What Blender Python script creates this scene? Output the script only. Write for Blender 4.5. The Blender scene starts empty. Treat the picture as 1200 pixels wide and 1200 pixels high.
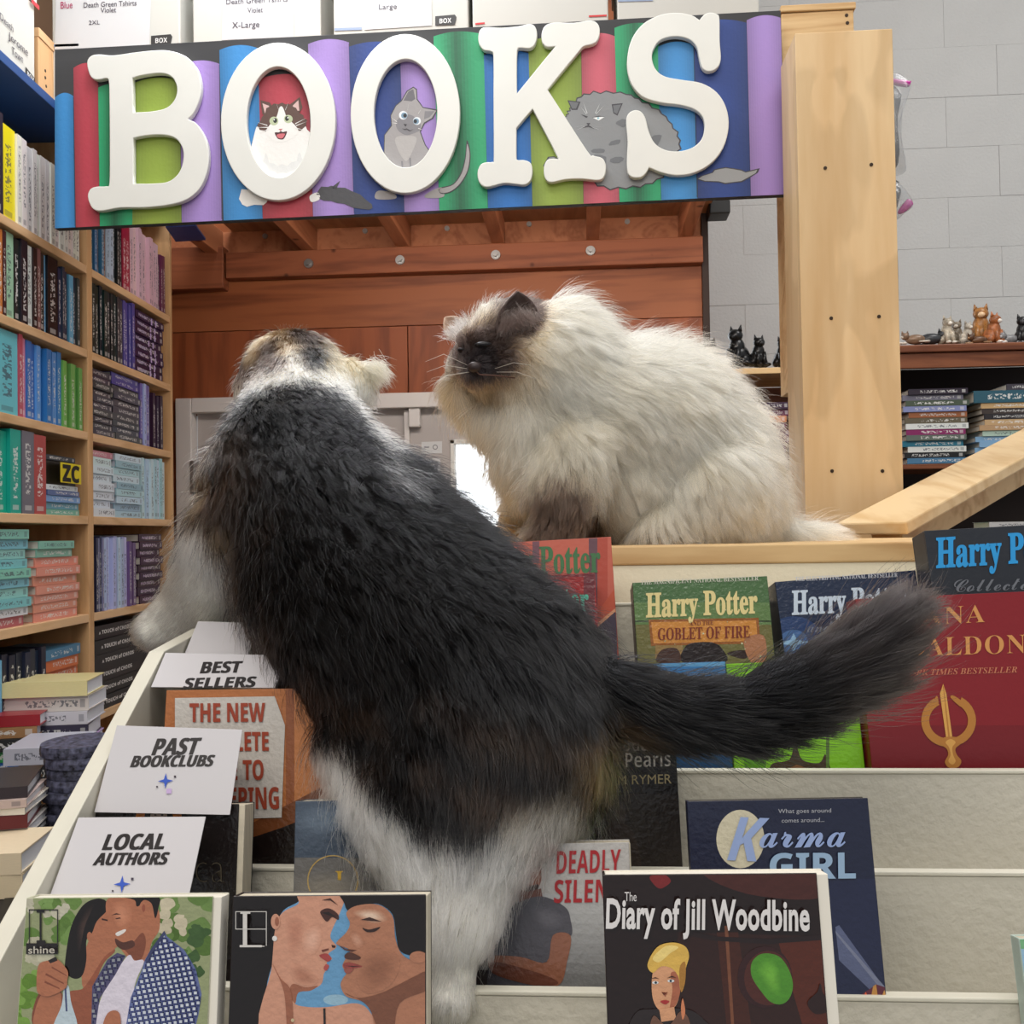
import bpy, bmesh, math, random
import numpy as np
from mathutils import Vector, Matrix, noise
from mathutils.geometry import tessellate_polygon
R = math.radians
random.seed(7)
rng = np.random.default_rng(11)
scene = bpy.context.scene
COL = scene.collection

# ---------------------------------------------------------------- camera
YAW, PITCH, ROLL = R(4.0), R(1.25), R(0.9)
CAM = Vector((0, 0, 1.6))
Fw = Vector((-math.sin(YAW)*math.cos(PITCH), math.cos(YAW)*math.cos(PITCH), math.sin(PITCH)))
_R0 = Vector((math.cos(YAW), math.sin(YAW), 0)); _U0 = _R0.cross(Fw)
Rt = _R0*math.cos(ROLL) - _U0*math.sin(ROLL)
Up = _U0*math.cos(ROLL) + _R0*math.sin(ROLL)
cd = bpy.data.cameras.new('camera'); cam = bpy.data.objects.new('camera', cd); COL.objects.link(cam)
cd.sensor_width = 36; cd.lens = 36; cd.clip_start = .02
cam.matrix_world = Matrix(((Rt.x, Up.x, -Fw.x, CAM.x), (Rt.y, Up.y, -Fw.y, CAM.y), (Rt.z, Up.z, -Fw.z, CAM.z), (0, 0, 0, 1)))
scene.camera = cam

# ---------------------------------------------------------------- light
vs = scene.view_settings
vs.view_transform = 'Standard'; vs.look = 'None'; vs.exposure = 0.0; vs.gamma = 1; vs.use_curve_mapping = False
w = bpy.data.worlds.new('world'); scene.world = w; w.use_nodes = True
w.node_tree.nodes['Background'].inputs[0].default_value = (.93, .96, 1, 1)
w.node_tree.nodes['Background'].inputs[1].default_value = .5
def area(name, loc, aim, size, power, col=(1, 1, 1)):
    l = bpy.data.lights.new(name, 'AREA'); l.shape = 'RECTANGLE'; l.size, l.size_y = size; l.energy = power; l.color = col
    o = bpy.data.objects.new(name, l); COL.objects.link(o); o.location = loc
    o.rotation_euler = (Vector(aim)-Vector(loc)).to_track_quat('-Z', 'Y').to_euler(); return o
area('ceiling_lamp', (.3, .5, 4.0), (.2, 1.6, 1), (2.4, .9), 31, (1, .97, .93))
area('ceiling_lamp', (-.5, -1.4, 3.6), (0, 1.6, 1.4), (2.2, .9), 38, (1, .93, .84))
area('ceiling_lamp', (1.8, 2.2, 4.3), (1.6, 3.4, 1.6), (1.2, .8), 34, (1, .98, .96))
area('aisle_lamp', (-.62, 1.9, 3.3), (-.8, 2.3, 1.3), (.4, 1.0), 20, (.95, .97, 1))

area('loft_fill', (-.1, 2.2, 2.4), (-.1, 3.1, 1.9), (1.3, .12), 8, (1, .93, .86))  # fill light added unseen behind the sign to brighten the back wall

# ---------------------------------------------------------------- pixel / point helpers (measuring the photograph)
def ray(px, py): return Fw + Rt*((px-600)/1200) + Up*((600-py)/1200)
def at(px, py, d): return CAM + ray(px, py)*d
def at_y(px, py, y): r = ray(px, py); return CAM + r*((y-CAM.y)/r.y)
def at_z(px, py, z): r = ray(px, py); return CAM + r*((z-CAM.z)/r.z)

def lin(c):
    c = [x/255 for x in c[:3]]
    return tuple(x/12.92 if x <= .04045 else ((x+.055)/1.055)**2.4 for x in c)

# ---------------------------------------------------------------- materials
_M = {}
def N(nt, t, **k):
    n = nt.nodes.new(t)
    for a, v in k.items(): setattr(n, a, v)
    return n
def mat(name, c, rough=.6, var=.0, vscale=8, stretch=(1, 1, 1), bump=0, bscale=60, metal=0, spec=.4, coat=0, c2=None, alpha=None, objcol=False, coord='Object'):
    if name in _M: return _M[name]
    m = bpy.data.materials.new(name); m.use_nodes = True; nt = m.node_tree; b = nt.nodes['Principled BSDF']
    b.inputs['Roughness'].default_value = rough; b.inputs['Metallic'].default_value = metal
    b.inputs['Specular IOR Level'].default_value = spec; b.inputs['Coat Weight'].default_value = coat
    b.inputs['Coat Roughness'].default_value = .12
    col = lin(c) if c else (1, 1, 1)
    b.inputs['Base Color'].default_value = (*col, 1)
    tc = N(nt, 'ShaderNodeTexCoord'); mp = N(nt, 'ShaderNodeMapping'); mp.inputs['Scale'].default_value = stretch
    nt.links.new(tc.outputs[coord], mp.inputs[0])
    src = None
    if objcol:
        oi = N(nt, 'ShaderNodeObjectInfo'); src = oi.outputs['Color']
        nt.links.new(src, b.inputs['Base Color'])
    if var or c2:
        nz = N(nt, 'ShaderNodeTexNoise'); nz.inputs['Scale'].default_value = vscale; nz.inputs['Detail'].default_value = 5
        nt.links.new(mp.outputs[0], nz.inputs[0])
        cr = N(nt, 'ShaderNodeValToRGB'); cr.color_ramp.elements[0].position = .3; cr.color_ramp.elements[1].position = .7
        if c2:
            cr.color_ramp.elements[0].color = (*lin(c2), 1); cr.color_ramp.elements[1].color = (*col, 1)
            nt.links.new(nz.outputs[0], cr.inputs[0]); nt.links.new(cr.outputs[0], b.inputs['Base Color'])
        else:
            cr.color_ramp.elements[0].color = (1-var, 1-var, 1-var, 1); cr.color_ramp.elements[1].color = (1, 1, 1, 1)
            nt.links.new(nz.outputs[0], cr.inputs[0])
            mx = N(nt, 'ShaderNodeMix', data_type='RGBA', blend_type='MULTIPLY'); mx.inputs[0].default_value = 1
            nt.links.new(cr.outputs[0], mx.inputs[7])
            if src: nt.links.new(src, mx.inputs[6])
            else: mx.inputs[6].default_value = (*col, 1)
            nt.links.new(mx.outputs[2], b.inputs['Base Color'])
    if bump:
        nb = N(nt, 'ShaderNodeTexNoise'); nb.inputs['Scale'].default_value = bscale; nb.inputs['Detail'].default_value = 4
        nt.links.new(mp.outputs[0], nb.inputs[0])
        bp = N(nt, 'ShaderNodeBump'); bp.inputs['Strength'].default_value = bump; bp.inputs['Distance'].default_value = .004
        nt.links.new(nb.outputs[0], bp.inputs['Height']); nt.links.new(bp.outputs[0], b.inputs['Normal'])
    _M[name] = m; return m
def wood(name, c, c2, axis='Z', scale=7, rough=.6, knots=0, spec=.3, dist=5.0, blotch=0):
    """long grain along one axis: stretched noise, rings of a distorted wave, optional knots"""
    if name in _M: return _M[name]
    m = bpy.data.materials.new(name); m.use_nodes = True; nt = m.node_tree; b = nt.nodes['Principled BSDF']
    b.inputs['Roughness'].default_value = rough; b.inputs['Specular IOR Level'].default_value = spec
    tc = N(nt, 'ShaderNodeTexCoord'); mp = N(nt, 'ShaderNodeMapping')
    s = {'X': (.12, 1, 1), 'Y': (1, .12, 1), 'Z': (1, 1, .12)}[axis]
    mp.inputs['Scale'].default_value = s; nt.links.new(tc.outputs['Object'], mp.inputs[0])
    n1 = N(nt, 'ShaderNodeTexNoise'); n1.inputs['Scale'].default_value = scale; n1.inputs['Detail'].default_value = 3; n1.inputs['Distortion'].default_value = 1.2
    n2 = N(nt, 'ShaderNodeTexNoise'); n2.inputs['Scale'].default_value = scale*14; n2.inputs['Detail'].default_value = 4
    nt.links.new(mp.outputs[0], n1.inputs[0]); nt.links.new(mp.outputs[0], n2.inputs[0])
    mm = N(nt, 'ShaderNodeMath', operation='MULTIPLY'); mm.inputs[1].default_value = dist; nt.links.new(n1.outputs[0], mm.inputs[0])
    fr = N(nt, 'ShaderNodeMath', operation='PINGPONG'); fr.inputs[1].default_value = .5; nt.links.new(mm.outputs[0], fr.inputs[0])
    ad = N(nt, 'ShaderNodeMath', operation='MULTIPLY_ADD'); ad.inputs[1].default_value = .9; nt.links.new(fr.outputs[0], ad.inputs[0])
    m2 = N(nt, 'ShaderNodeMath', operation='MULTIPLY'); m2.inputs[1].default_value = .55; nt.links.new(n2.outputs[0], m2.inputs[0]); nt.links.new(m2.outputs[0], ad.inputs[2])
    cr = N(nt, 'ShaderNodeValToRGB'); cr.color_ramp.elements[0].position = .25; cr.color_ramp.elements[1].position = .6
    cr.color_ramp.elements[0].color = (*lin(c2), 1); cr.color_ramp.elements[1].color = (*lin(c), 1)
    nt.links.new(ad.outputs[0], cr.inputs[0]); out = cr.outputs[0]
    if knots:
        v = N(nt, 'ShaderNodeTexVoronoi'); v.inputs['Scale'].default_value = knots; nt.links.new(tc.outputs['Object'], v.inputs[0])
        k = N(nt, 'ShaderNodeValToRGB'); k.color_ramp.elements[0].position = .05; k.color_ramp.elements[1].position = .12
        k.color_ramp.elements[0].color = (.25, .18, .13, 1); k.color_ramp.elements[1].color = (1, 1, 1, 1)
        nt.links.new(v.outputs['Distance'], k.inputs[0])
        mx = N(nt, 'ShaderNodeMix', data_type='RGBA', blend_type='MULTIPLY'); mx.inputs[0].default_value = 1
        nt.links.new(out, mx.inputs[6]); nt.links.new(k.outputs[0], mx.inputs[7]); out = mx.outputs[2]
    if blotch:
        n3 = N(nt, 'ShaderNodeTexNoise'); n3.inputs['Scale'].default_value = 9; n3.inputs['Detail'].default_value = 2; n3.inputs['Distortion'].default_value = .8
        m3 = N(nt, 'ShaderNodeMapping'); m3.inputs['Scale'].default_value = (1, 1, .35); nt.links.new(tc.outputs['Object'], m3.inputs[0]); nt.links.new(m3.outputs[0], n3.inputs[0])
        k = N(nt, 'ShaderNodeValToRGB'); k.color_ramp.elements[0].position = .5; k.color_ramp.elements[1].position = .56
        k.color_ramp.elements[0].color = (1, 1, 1, 1); k.color_ramp.elements[1].color = (1-blotch, 1-blotch*1.1, 1-blotch*1.25, 1); nt.links.new(n3.outputs[0], k.inputs[0])
        mx = N(nt, 'ShaderNodeMix', data_type='RGBA', blend_type='MULTIPLY'); mx.inputs[0].default_value = 1
        nt.links.new(out, mx.inputs[6]); nt.links.new(k.outputs[0], mx.inputs[7]); out = mx.outputs[2]
    nt.links.new(out, b.inputs['Base Color'])
    bp = N(nt, 'ShaderNodeBump'); bp.inputs['Strength'].default_value = .15; bp.inputs['Distance'].default_value = .002
    nt.links.new(n2.outputs[0], bp.inputs['Height']); nt.links.new(bp.outputs[0], b.inputs['Normal'])
    _M[name] = m; return m
def print_mat(name, rough=.3, spec=.5, bump=.0, bscale=350, coat=0):
    """flat print: colour from the mesh's own 'ink' colour attribute"""
    if name in _M: return _M[name]
    m = mat(name, (255, 255, 255), rough, spec=spec, bump=bump, bscale=bscale, coat=coat)
    nt = m.node_tree; a = N(nt, 'ShaderNodeAttribute', attribute_name='ink')
    nt.links.new(a.outputs['Color'], nt.nodes['Principled BSDF'].inputs['Base Color']); return m

# ---------------------------------------------------------------- building helpers
def tag(o, label=None, cat=None, group=None, kind=None):
    if label: o['label'] = label
    if cat: o['category'] = cat
    if group: o['group'] = group
    if kind: o['kind'] = kind
    return o
def setparent(o, p):
    if p is not None:
        o.parent = p; o.matrix_parent_inverse = p.matrix_basis.inverted()
def thing(name, loc, label, cat, group=None, kind=None):
    o = bpy.data.objects.new(name, None); COL.objects.link(o); o.location = loc; o.empty_display_size = .05
    return tag(o, label, cat, group, kind)
class MB:
    def __init__(s): s.v = []; s.f = []; s.mi = []; s.cur = 0; s.sm = []; s.smooth = False
    def add(s, vs, fs):
        k = len(s.v); s.v += [tuple(v) for v in vs]
        for f in fs: s.f.append(tuple(i+k for i in f)); s.mi.append(s.cur); s.sm.append(s.smooth)
        return s
    def hexa(s, p):   # p: 8 points, bottom 4 ccw then top 4
        return s.add(p, [(3, 2, 1, 0), (4, 5, 6, 7), (0, 1, 5, 4), (1, 2, 6, 5), (2, 3, 7, 6), (3, 0, 4, 7)])
    def box(s, lo, hi, M=None):
        a, b = lo, hi
        p = [Vector(q) for q in ((a[0], a[1], a[2]), (b[0], a[1], a[2]), (b[0], b[1], a[2]), (a[0], b[1], a[2]), (a[0], a[1], b[2]), (b[0], a[1], b[2]), (b[0], b[1], b[2]), (a[0], b[1], b[2]))]
        if M is not None: p = [M @ q for q in p]
        return s.hexa(p)
    def tube(s, pts, rad, n=8, cap=True):
        pts = [Vector(p) for p in pts]; rs = rad if hasattr(rad, '__len__') else [rad]*len(pts)
        k = len(s.v); up = Vector((0, 0, 1))
        for i, p in enumerate(pts):
            t = (pts[min(i+1, len(pts)-1)]-pts[max(i-1, 0)]).normalized()
            a = t.cross(up if abs(t.z) < .95 else Vector((1, 0, 0))).normalized(); b = t.cross(a)
            for j in range(n):
                th = 2*math.pi*j/n; s.v.append(tuple(p + (a*math.cos(th)+b*math.sin(th))*rs[i]))
        for i in range(len(pts)-1):
            for j in range(n):
                s.f.append((k+i*n+j, k+i*n+(j+1) % n, k+(i+1)*n+(j+1) % n, k+(i+1)*n+j)); s.mi.append(s.cur); s.sm.append(True)
        if cap:
            s.f.append(tuple(k+j for j in range(n))[::-1]); s.f.append(tuple(k+(len(pts)-1)*n+j for j in range(n))); s.mi += [s.cur]*2; s.sm += [False]*2
        return s
    def ball(s, c, r, M=None, nu=12, nv=8):
        r = r if hasattr(r, '__len__') else (r, r, r); vs = []; fs = []
        for i in range(nv+1):
            ph = math.pi*i/nv
            for j in range(nu):
                th = 2*math.pi*j/nu; q = Vector((r[0]*math.sin(ph)*math.cos(th), r[1]*math.sin(ph)*math.sin(th), r[2]*math.cos(ph)))
                if M is not None: q = M @ q
                vs.append(Vector(c)+q)
        for i in range(nv):
            for j in range(nu): fs.append((i*nu+j, (i+1)*nu+j, (i+1)*nu+(j+1) % nu, i*nu+(j+1) % nu))
        sm = s.smooth; s.smooth = True; s.add(vs, fs); s.smooth = sm; return s
    def mesh(s, name, mats):
        m = bpy.data.meshes.new(name); m.from_pydata(s.v, [], s.f); m.validate()
        for q in (mats if isinstance(mats, (list, tuple)) else [mats]): m.materials.append(q)
        if len(m.polygons) == len(s.f):
            m.polygons.foreach_set('material_index', s.mi); m.polygons.foreach_set('use_smooth', s.sm)
        return m
    def build(s, name, mats, parent=None, bevel=0, local=False, seg=2):
        m = s.mesh(name, mats); o = bpy.data.objects.new(name, m); COL.objects.link(o)
        if parent is not None:
            o.parent = parent
            if not local: o.matrix_parent_inverse = parent.matrix_basis.inverted()
        if bevel:
            b = o.modifiers.new('bevel', 'BEVEL'); b.width = bevel; b.segments = seg; b.limit_method = 'ANGLE'
        return o
def boxo(name, lo, hi, m, parent=None, bevel=.0015, M=None):
    return MB().box(lo, hi, M).build(name, m, parent, bevel)

def smooth_loop(pts, sub=5):
    """closed Catmull-Rom through the points; a point with a third entry keeps its corner"""
    out = []; n = len(pts)
    P = [Vector(p[:2]) for p in pts]; C = [len(p) > 2 for p in pts]
    for i in range(n):
        p0, p1, p2, p3 = P[i-1], P[i], P[(i+1) % n], P[(i+2) % n]
        if C[i]: p0 = p1 - (p2-p1)
        if C[(i+1) % n]: p3 = p2 + (p2-p1)
        for k in range(sub):
            t = k/sub
            out.append(.5*((2*p1)+(-p0+p2)*t+(2*p0-5*p1+4*p2-p3)*t*t+(-p0+3*p1-3*p2+p3)*t**3))
    return [(q.x, q.y) for q in out]
def ell(cx, cy, rx, ry, n=24, rot=0):
    c, s = math.cos(R(rot)), math.sin(R(rot))
    return [(cx+rx*math.cos(t)*c-ry*math.sin(t)*s, cy+rx*math.cos(t)*s+ry*math.sin(t)*c) for t in [2*math.pi*i/n for i in range(n)]]
class Plane:
    """a flat face of a real thing: origin, right, down; px() finds the point of the face under a photo pixel"""
    def __init__(s, o, r, d, n=None):
        s.o, s.r, s.d = Vector(o), Vector(r).normalized(), Vector(d).normalized()
        s.n = Vector(n).normalized() if n is not None else s.d.cross(s.r).normalized()
        if n is None and s.n.dot(CAM-s.o) < 0: s.n = -s.n
    def px(s, x, y, off=0):
        r = ray(x, y); o = s.o + s.n*off; t = (o-CAM).dot(s.n)/r.dot(s.n); return CAM + r*t
    def uv(s, u, v, off=0): return s.o + s.r*u + s.d*v + s.n*off
def art(name, plane, shapes, m, parent, base=.0003, step=.00002, T=None, clip=None, label=None):
    """flat print: coloured shapes laid one over another on a face. shape = (colour, points[, 's' for smooth])"""
    vs, fs, cols = [], [], []; flat = []
    for sh in shapes:     # ('b': airbrushed patch, blended from the surrounding colour sh[3] to sh[0])
        if len(sh) > 3:
            P = smooth_loop(sh[1], 3); cx = sum(p[0] for p in P)/len(P); cy = sum(p[1] for p in P)/len(P)
            for k in range(9): t = (k+1)/9; flat.append((tuple(sh[3][j]+(sh[0][j]-sh[3][j])*t for j in range(3)), [(cx+(p[0]-cx)*(1.12-t*.8), cy+(p[1]-cy)*(1.12-t*.8)) for p in P]))
        else: flat.append(sh)
    shapes = flat
    if len(shapes) > 40: step = min(step, .0008/len(shapes))
    for i, sh in enumerate(shapes):
        c, pts = sh[0], sh[1]
        if T: pts = [(T[0]+p[0]*T[2], T[1]+p[1]*T[2], *p[2:]) for p in pts]
        if len(sh) > 2 and sh[2] == 's': pts = smooth_loop(pts)
        if clip: pts = clip_poly([tuple(p[:2]) for p in pts], clip)
        if len(pts) < 3: continue
        P = [plane.px(p[0], p[1], base+step*i) for p in pts]; k = len(vs); vs += P
        for t in tessellate_polygon([[Vector((p[0], p[1], 0)) for p in pts]]):
            a, b, c3 = (P[j] for j in t)
            t = t if (b-a).cross(c3-a).dot(plane.n) > 0 else t[::-1]
            fs.append(tuple(k+j for j in t)); cols.append((*lin(c), 1))
    me = bpy.data.meshes.new(name); me.from_pydata(vs, [], fs)
    ca = me.color_attributes.new('ink', 'FLOAT_COLOR', 'CORNER')
    ca.data.foreach_set('color', np.repeat(np.array(cols, dtype=np.float32), 3, axis=0).ravel())
    me.materials.append(m); o = bpy.data.objects.new(name, me); COL.objects.link(o); setparent(o, parent)
    if label: o['label'] = label
    return o
def clip_poly(pts, quad):
    """Sutherland-Hodgman against a convex polygon (pixel space)"""
    ar = sum(quad[i][0]*quad[(i+1) % len(quad)][1]-quad[(i+1) % len(quad)][0]*quad[i][1] for i in range(len(quad)))
    sg = 1 if ar > 0 else -1
    for i in range(len(quad)):
        a, b = quad[i], quad[(i+1) % len(quad)]
        f = lambda p: sg*((b[0]-a[0])*(p[1]-a[1])-(b[1]-a[1])*(p[0]-a[0]))
        out = []
        for j in range(len(pts)):
            p, q = pts[j-1], pts[j]; fp, fq = f(p), f(q)
            if (fp >= 0) != (fq >= 0):
                t = fp/(fp-fq); out.append((p[0]+(q[0]-p[0])*t, p[1]+(q[1]-p[1])*t))
            if fq >= 0: out.append(q)
        pts = out
        if len(pts) < 3: return []
    return pts
# lettering: Blender's built-in face; serif and heavy cuts come from its mathematical alphabets
def _alpha(base_u, base_l, digits=None):
    def f(s):
        r = ''
        for ch in s:
            if 'A' <= ch <= 'Z': r += chr(base_u+ord(ch)-65)
            elif 'a' <= ch <= 'z': r += chr(base_l+ord(ch)-97)
            else: r += ch
        return r
    return f
SERIF = _alpha(0x1D400, 0x1D41A); SANSB = _alpha(0x1D5D4, 0x1D5EE); SERIFI = _alpha(0x1D468, 0x1D482); SANSBI = _alpha(0x1D63C, 0x1D656)
SCRIPT = _alpha(0x1D4D0, 0x1D4EA); PLAIN = lambda s: s
def to_mesh(c):
    """evaluate a curve, text or modified object in a small scratch scene (fast), return its mesh"""
    sc = bpy.data.scenes.new('scratch'); o = c if isinstance(c, bpy.types.Object) else bpy.data.objects.new('t', c)
    sc.collection.objects.link(o); vl = sc.view_layers[0]; vl.update()
    m = bpy.data.meshes.new_from_object(o.evaluated_get(vl.depsgraph), depsgraph=vl.depsgraph)
    bpy.data.objects.remove(o); bpy.data.scenes.remove(sc); return m
_TXT = {}
def text_mesh(body, bold=0, space=1, align='LEFT', line=1):
    key = (body, bold, space, align, line)
    if key not in _TXT:
        c = bpy.data.curves.new('t', 'FONT'); c.body = body; c.offset = bold; c.space_character = space; c.resolution_u = 3; c.align_x = align; c.space_line = line
        c.fill_mode = 'FRONT'
        m = to_mesh(c)
        n = len(m.vertices); co = np.zeros(n*3); m.vertices.foreach_get('co', co); co = co.reshape(-1, 3)
        fs = [tuple(p.vertices) for p in m.polygons]; bpy.data.meshes.remove(m); _TXT[key] = (co, fs)
    return _TXT[key]
def text(name, body, plane, p0, p1, p2, m, parent, bold=0, space=1, off=.0008, cap=.7, label=None, heavy=0):
    """p0,p1: ends of the baseline in photo pixels, p2: where capitals of the first letter end"""
    co, fs = text_mesh(body, bold, space)
    if len(co) == 0: return None
    x0, x1 = co[:, 0].min(), co[:, 0].max()
    A, B, C = plane.px(*p0, off), plane.px(*p1, off), plane.px(*p2, off)
    U = (B-A)/(x1-x0); V = (C-A)/cap
    vs = [A + U*(q[0]-x0) + V*q[1] for q in co]
    if heavy:
        n_ = len(vs); s_ = (B-A).normalized()*(heavy*(A-CAM).length/1200); vs = vs+[v+s_+plane.n*.00004 for v in vs]; fs = fs+[tuple(i+n_ for i in f) for f in fs]
    if fs and (vs[fs[0][1]]-vs[fs[0][0]]).cross(vs[fs[0][2]]-vs[fs[0][0]]).dot(plane.n) < 0: fs = [f[::-1] for f in fs]
    me = bpy.data.meshes.new(name); me.from_pydata(vs, [], fs); me.materials.append(m)
    o = bpy.data.objects.new(name, me); COL.objects.link(o); setparent(o, parent)
    if label: o['label'] = label
    return o
def text_uv(name, body, plane, u, v, width, height, m, parent, **k):
    """same, in metres on the face: (u, v) = left end of the baseline"""
    co, fs = text_mesh(body, k.get('bold', 0), k.get('space', 1))
    x0, x1 = co[:, 0].min(), co[:, 0].max(); off = k.get('off', .0008)
    vs = [plane.uv(u+(q[0]-x0)/(x1-x0)*width, v-q[1]/.7*height, off) for q in co]
    if fs and (vs[fs[0][1]]-vs[fs[0][0]]).cross(vs[fs[0][2]]-vs[fs[0][0]]).dot(plane.n) < 0: fs = [f[::-1] for f in fs]
    me = bpy.data.meshes.new(name); me.from_pydata(vs, [], fs); me.materials.append(m)
    o = bpy.data.objects.new(name, me); COL.objects.link(o); setparent(o, parent); return o
def ink(c, rough=.45, metal=0): return mat('ink_%02x%02x%02x_%d' % (*[int(x) for x in c], int(rough*100)), c, rough, metal=metal)
# ================================================================ room
M_pine = wood('pine_plywood', (228, 190, 140), (203, 160, 108), 'Z', 5, .55, dist=3)
M_pineX = wood('pine_board', (222, 188, 138), (196, 155, 105), 'X', 6, .5)
M_pineY = wood('pine_board_deep', (228, 200, 156), (212, 178, 130), 'Y', 6, .5)
M_redply = wood('stained_plywood', (150, 86, 50), (118, 62, 34), 'X', 4, .5)
M_redplyZ = wood('stained_plywood_upright', (146, 78, 44), (122, 62, 34), 'Z', 5, .5)
M_joist = wood('joist_wood', (176, 112, 76), (150, 90, 58), 'Y', 6, .6, knots=9)
M_ledger = wood('ledger_wood', (146, 84, 54), (118, 64, 40), 'X', 6, .55, knots=11)
M_white = mat('white_paint', (228, 226, 220), .55, var=.06, vscale=6)
M_block = mat('painted_block', (190, 190, 188), .7, var=.08, vscale=3, bump=.5, bscale=90)
M_door = mat('door_paint', (182, 174, 170), .5, var=.06, vscale=3)
M_frame = mat('door_frame_paint', (216, 210, 206), .5, var=.05, vscale=5)
M_black = mat('black_plastic', (14, 14, 15), .45)
M_dark = mat('dark_void_board', (26, 22, 20), .8, var=.3)
M_steel = mat('steel', (160, 158, 155), .35, metal=.9)
M_screw = mat('dark_screw', (58, 44, 34), .5, metal=.5)
YW = 3.05          # door wall
YB = 4.2          # block wall on the right

fl = boxo('floor', (-3, -1.5, -.05), (3.5, 4.5, 0), mat('concrete_floor', (120, 112, 104), .6, var=.2, vscale=3, bump=.2), bevel=0); tag(fl, kind='structure')
cl_ = boxo('ceiling_slab', (-3, -1.5, 4.6), (3.8, 4.5, 4.65), mat('ceiling_grey', (190, 190, 188), .8), bevel=0); tag(cl_, kind='structure')
xl = at_y(205, 400, YW).x; xr = at_y(824, 400, YW).x
zl0 = at_y(520, 460, YW).z; zl1 = at_y(520, 380, YW).z; zl2 = at_y(520, 322, YW).z; zl3 = at_y(520, 292, YW).z
# plywood wall above the door: two sheets, lower one with upright grain
wb = thing('wall_back', (0, YW, 0), 'red-stained plywood wall above the grey door', None, kind='structure')
xm = at_y(478, 400, YW).x
boxo('plywood_panel', (xl-.6, YW, zl0), (xm-.002, YW+.02, zl1-.002), M_redplyZ, wb, .001)
boxo('plywood_panel', (xm+.001, YW, zl0), (xr, YW+.02, zl1-.002), M_redplyZ, wb, .001)
boxo('plywood_panel', (xl-.6, YW+.001, zl1), (xr, YW+.02, 3.2), M_redply, wb, .001)
boxo('end_stud', (xr, YW-.01, 0), (xr+.02, YW+.1, 3.2), mat('dark_stain', (50, 34, 26), .7), wb, .001)
boxo('leak_backing', (xl-.6, YW+.021, zl0-.05), (xr, YW+.03, 3.2), M_redply, wb, 0)  # added behind the sheets to stop light leaking through their gaps
# door with frame and a lit pane
dxl = at_y(210, 470, YW).x; dxr = .62
dr = thing('door_1', (-.3, YW, 0), 'grey double door with white frame and a bright glass pane', None, kind='structure')
zt = zl0; fr = .045
boxo('door_frame', (dxl-.005, YW-.02, 0), (dxl+fr, YW+.03, zt-.0), M_frame, dr, .003)
boxo('door_frame', (dxl+fr, YW-.02, zt-fr), (xr, YW+.03, zt), M_frame, dr, .003)
boxo('wall_panel', (xl-.6, YW, 0), (dxl-.005, YW+.02, zt), M_redplyZ, dr, .001)
px_m = at_y(478, 520, YW).x
y1 = YW+.02
boxo('door_leaf', (dxl+fr+.003, y1, 0), (px_m-.012, y1+.035, zt-fr+.01), M_door, dr, .002)
gx0 = at_y(527, 520, YW).x; gx1 = at_y(640, 520, YW).x; gz1 = at_y(560, 514, YW).z
boxo('astragal', (px_m-.012, y1-.015, 0), (px_m+.004, y1+.035, zt-fr-.003), M_frame, dr, .002)
lf = MB(); lf.box((px_m+.004, y1, 0), (gx0, y1+.035, zt-fr+.01)); lf.box((gx0, y1, gz1), (gx1, y1+.035, zt-fr+.01)); lf.box((gx0, y1, 0), (gx1, y1+.035, .9)); lf.box((gx1, y1, 0), (xr, y1+.035, zt-fr+.01))
lf.build('door_leaf', M_door, dr)
glass = mat('window_glass', (255, 255, 255), .02); glass.node_tree.nodes['Principled BSDF'].inputs['Transmission Weight'].default_value = 1
glass.node_tree.nodes['Principled BSDF'].inputs['IOR'].default_value = 1.01
pane = boxo('glass_pane', (gx0+.008, y1+.012, .9+.008), (gx1-.008, y1+.017, gz1-.008), glass, dr, 0)
gf = MB()
gf.box((gx0, y1-.006, .9), (gx0+.012, y1+.04, gz1)); gf.box((gx0, y1-.006, gz1-.012), (gx1, y1+.04, gz1)); gf.box((gx1-.012, y1-.006, .9), (gx1, y1+.04, gz1))
gf.build('pane_frame', M_white, dr, .001)
hz = at_y(222, 560, YW).z
boxo('hinge', (dxl+fr-.004, YW-.024, hz-.05), (dxl+fr+.008, YW-.018+.045, hz+.05), M_steel, dr, .001)
lk = at_y(484, 489, YW)
boxo('door_closer', (lk.x-.012, y1-.03, lk.z-.03), (lk.x+.022, y1, lk.z+.03), M_frame, dr, .003)
PD = Plane((0, y1, 1.6), (1, 0, 0), (0, 0, -1), (0, -1, 0))
M_print = print_mat('paper_print', .6)
def sticker(x0, y0, x1, y1_, extra, label):
    o = art('door_notice', PD, [((206, 206, 206), [(x0, y0), (x1, y0-1), (x1, y1_-1), (x0, y1_)])]+extra, M_print, dr, base=.001); o['label'] = label
sticker(494, 518, 518, 532, [((120, 120, 125), ell(510, 524, 3, 3)), ((206, 206, 206), ell(510, 524, 2, 2)), ((140, 140, 145), [(497, 523), (503, 523), (503, 525), (497, 525)])], 'small white notice with round mark')
sticker(492, 538, 516, 560, [((120, 118, 122), [(501, 541), (513, 541), (513, 556), (501, 556)]), ((180, 180, 184), [(504, 545), (509, 544), (510, 552), (504, 552)])], 'small white notice with grey picture')
# daylight outside: a glowing panel added behind the pane
sky = bpy.data.materials.new('daylight'); sky.use_nodes = True; e = N(sky.node_tree, 'ShaderNodeEmission'); e.inputs[0].default_value = (.93, .97, 1, 1); e.inputs[1].default_value = 3.0
sky.node_tree.links.new(e.outputs[0], sky.node_tree.nodes['Material Output'].inputs[0])
o = boxo('daylight_panel', (-1.2, YW+1.2, -.5), (1.6, YW+1.25, 3), sky, bevel=0); tag(o, kind='structure')
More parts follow.
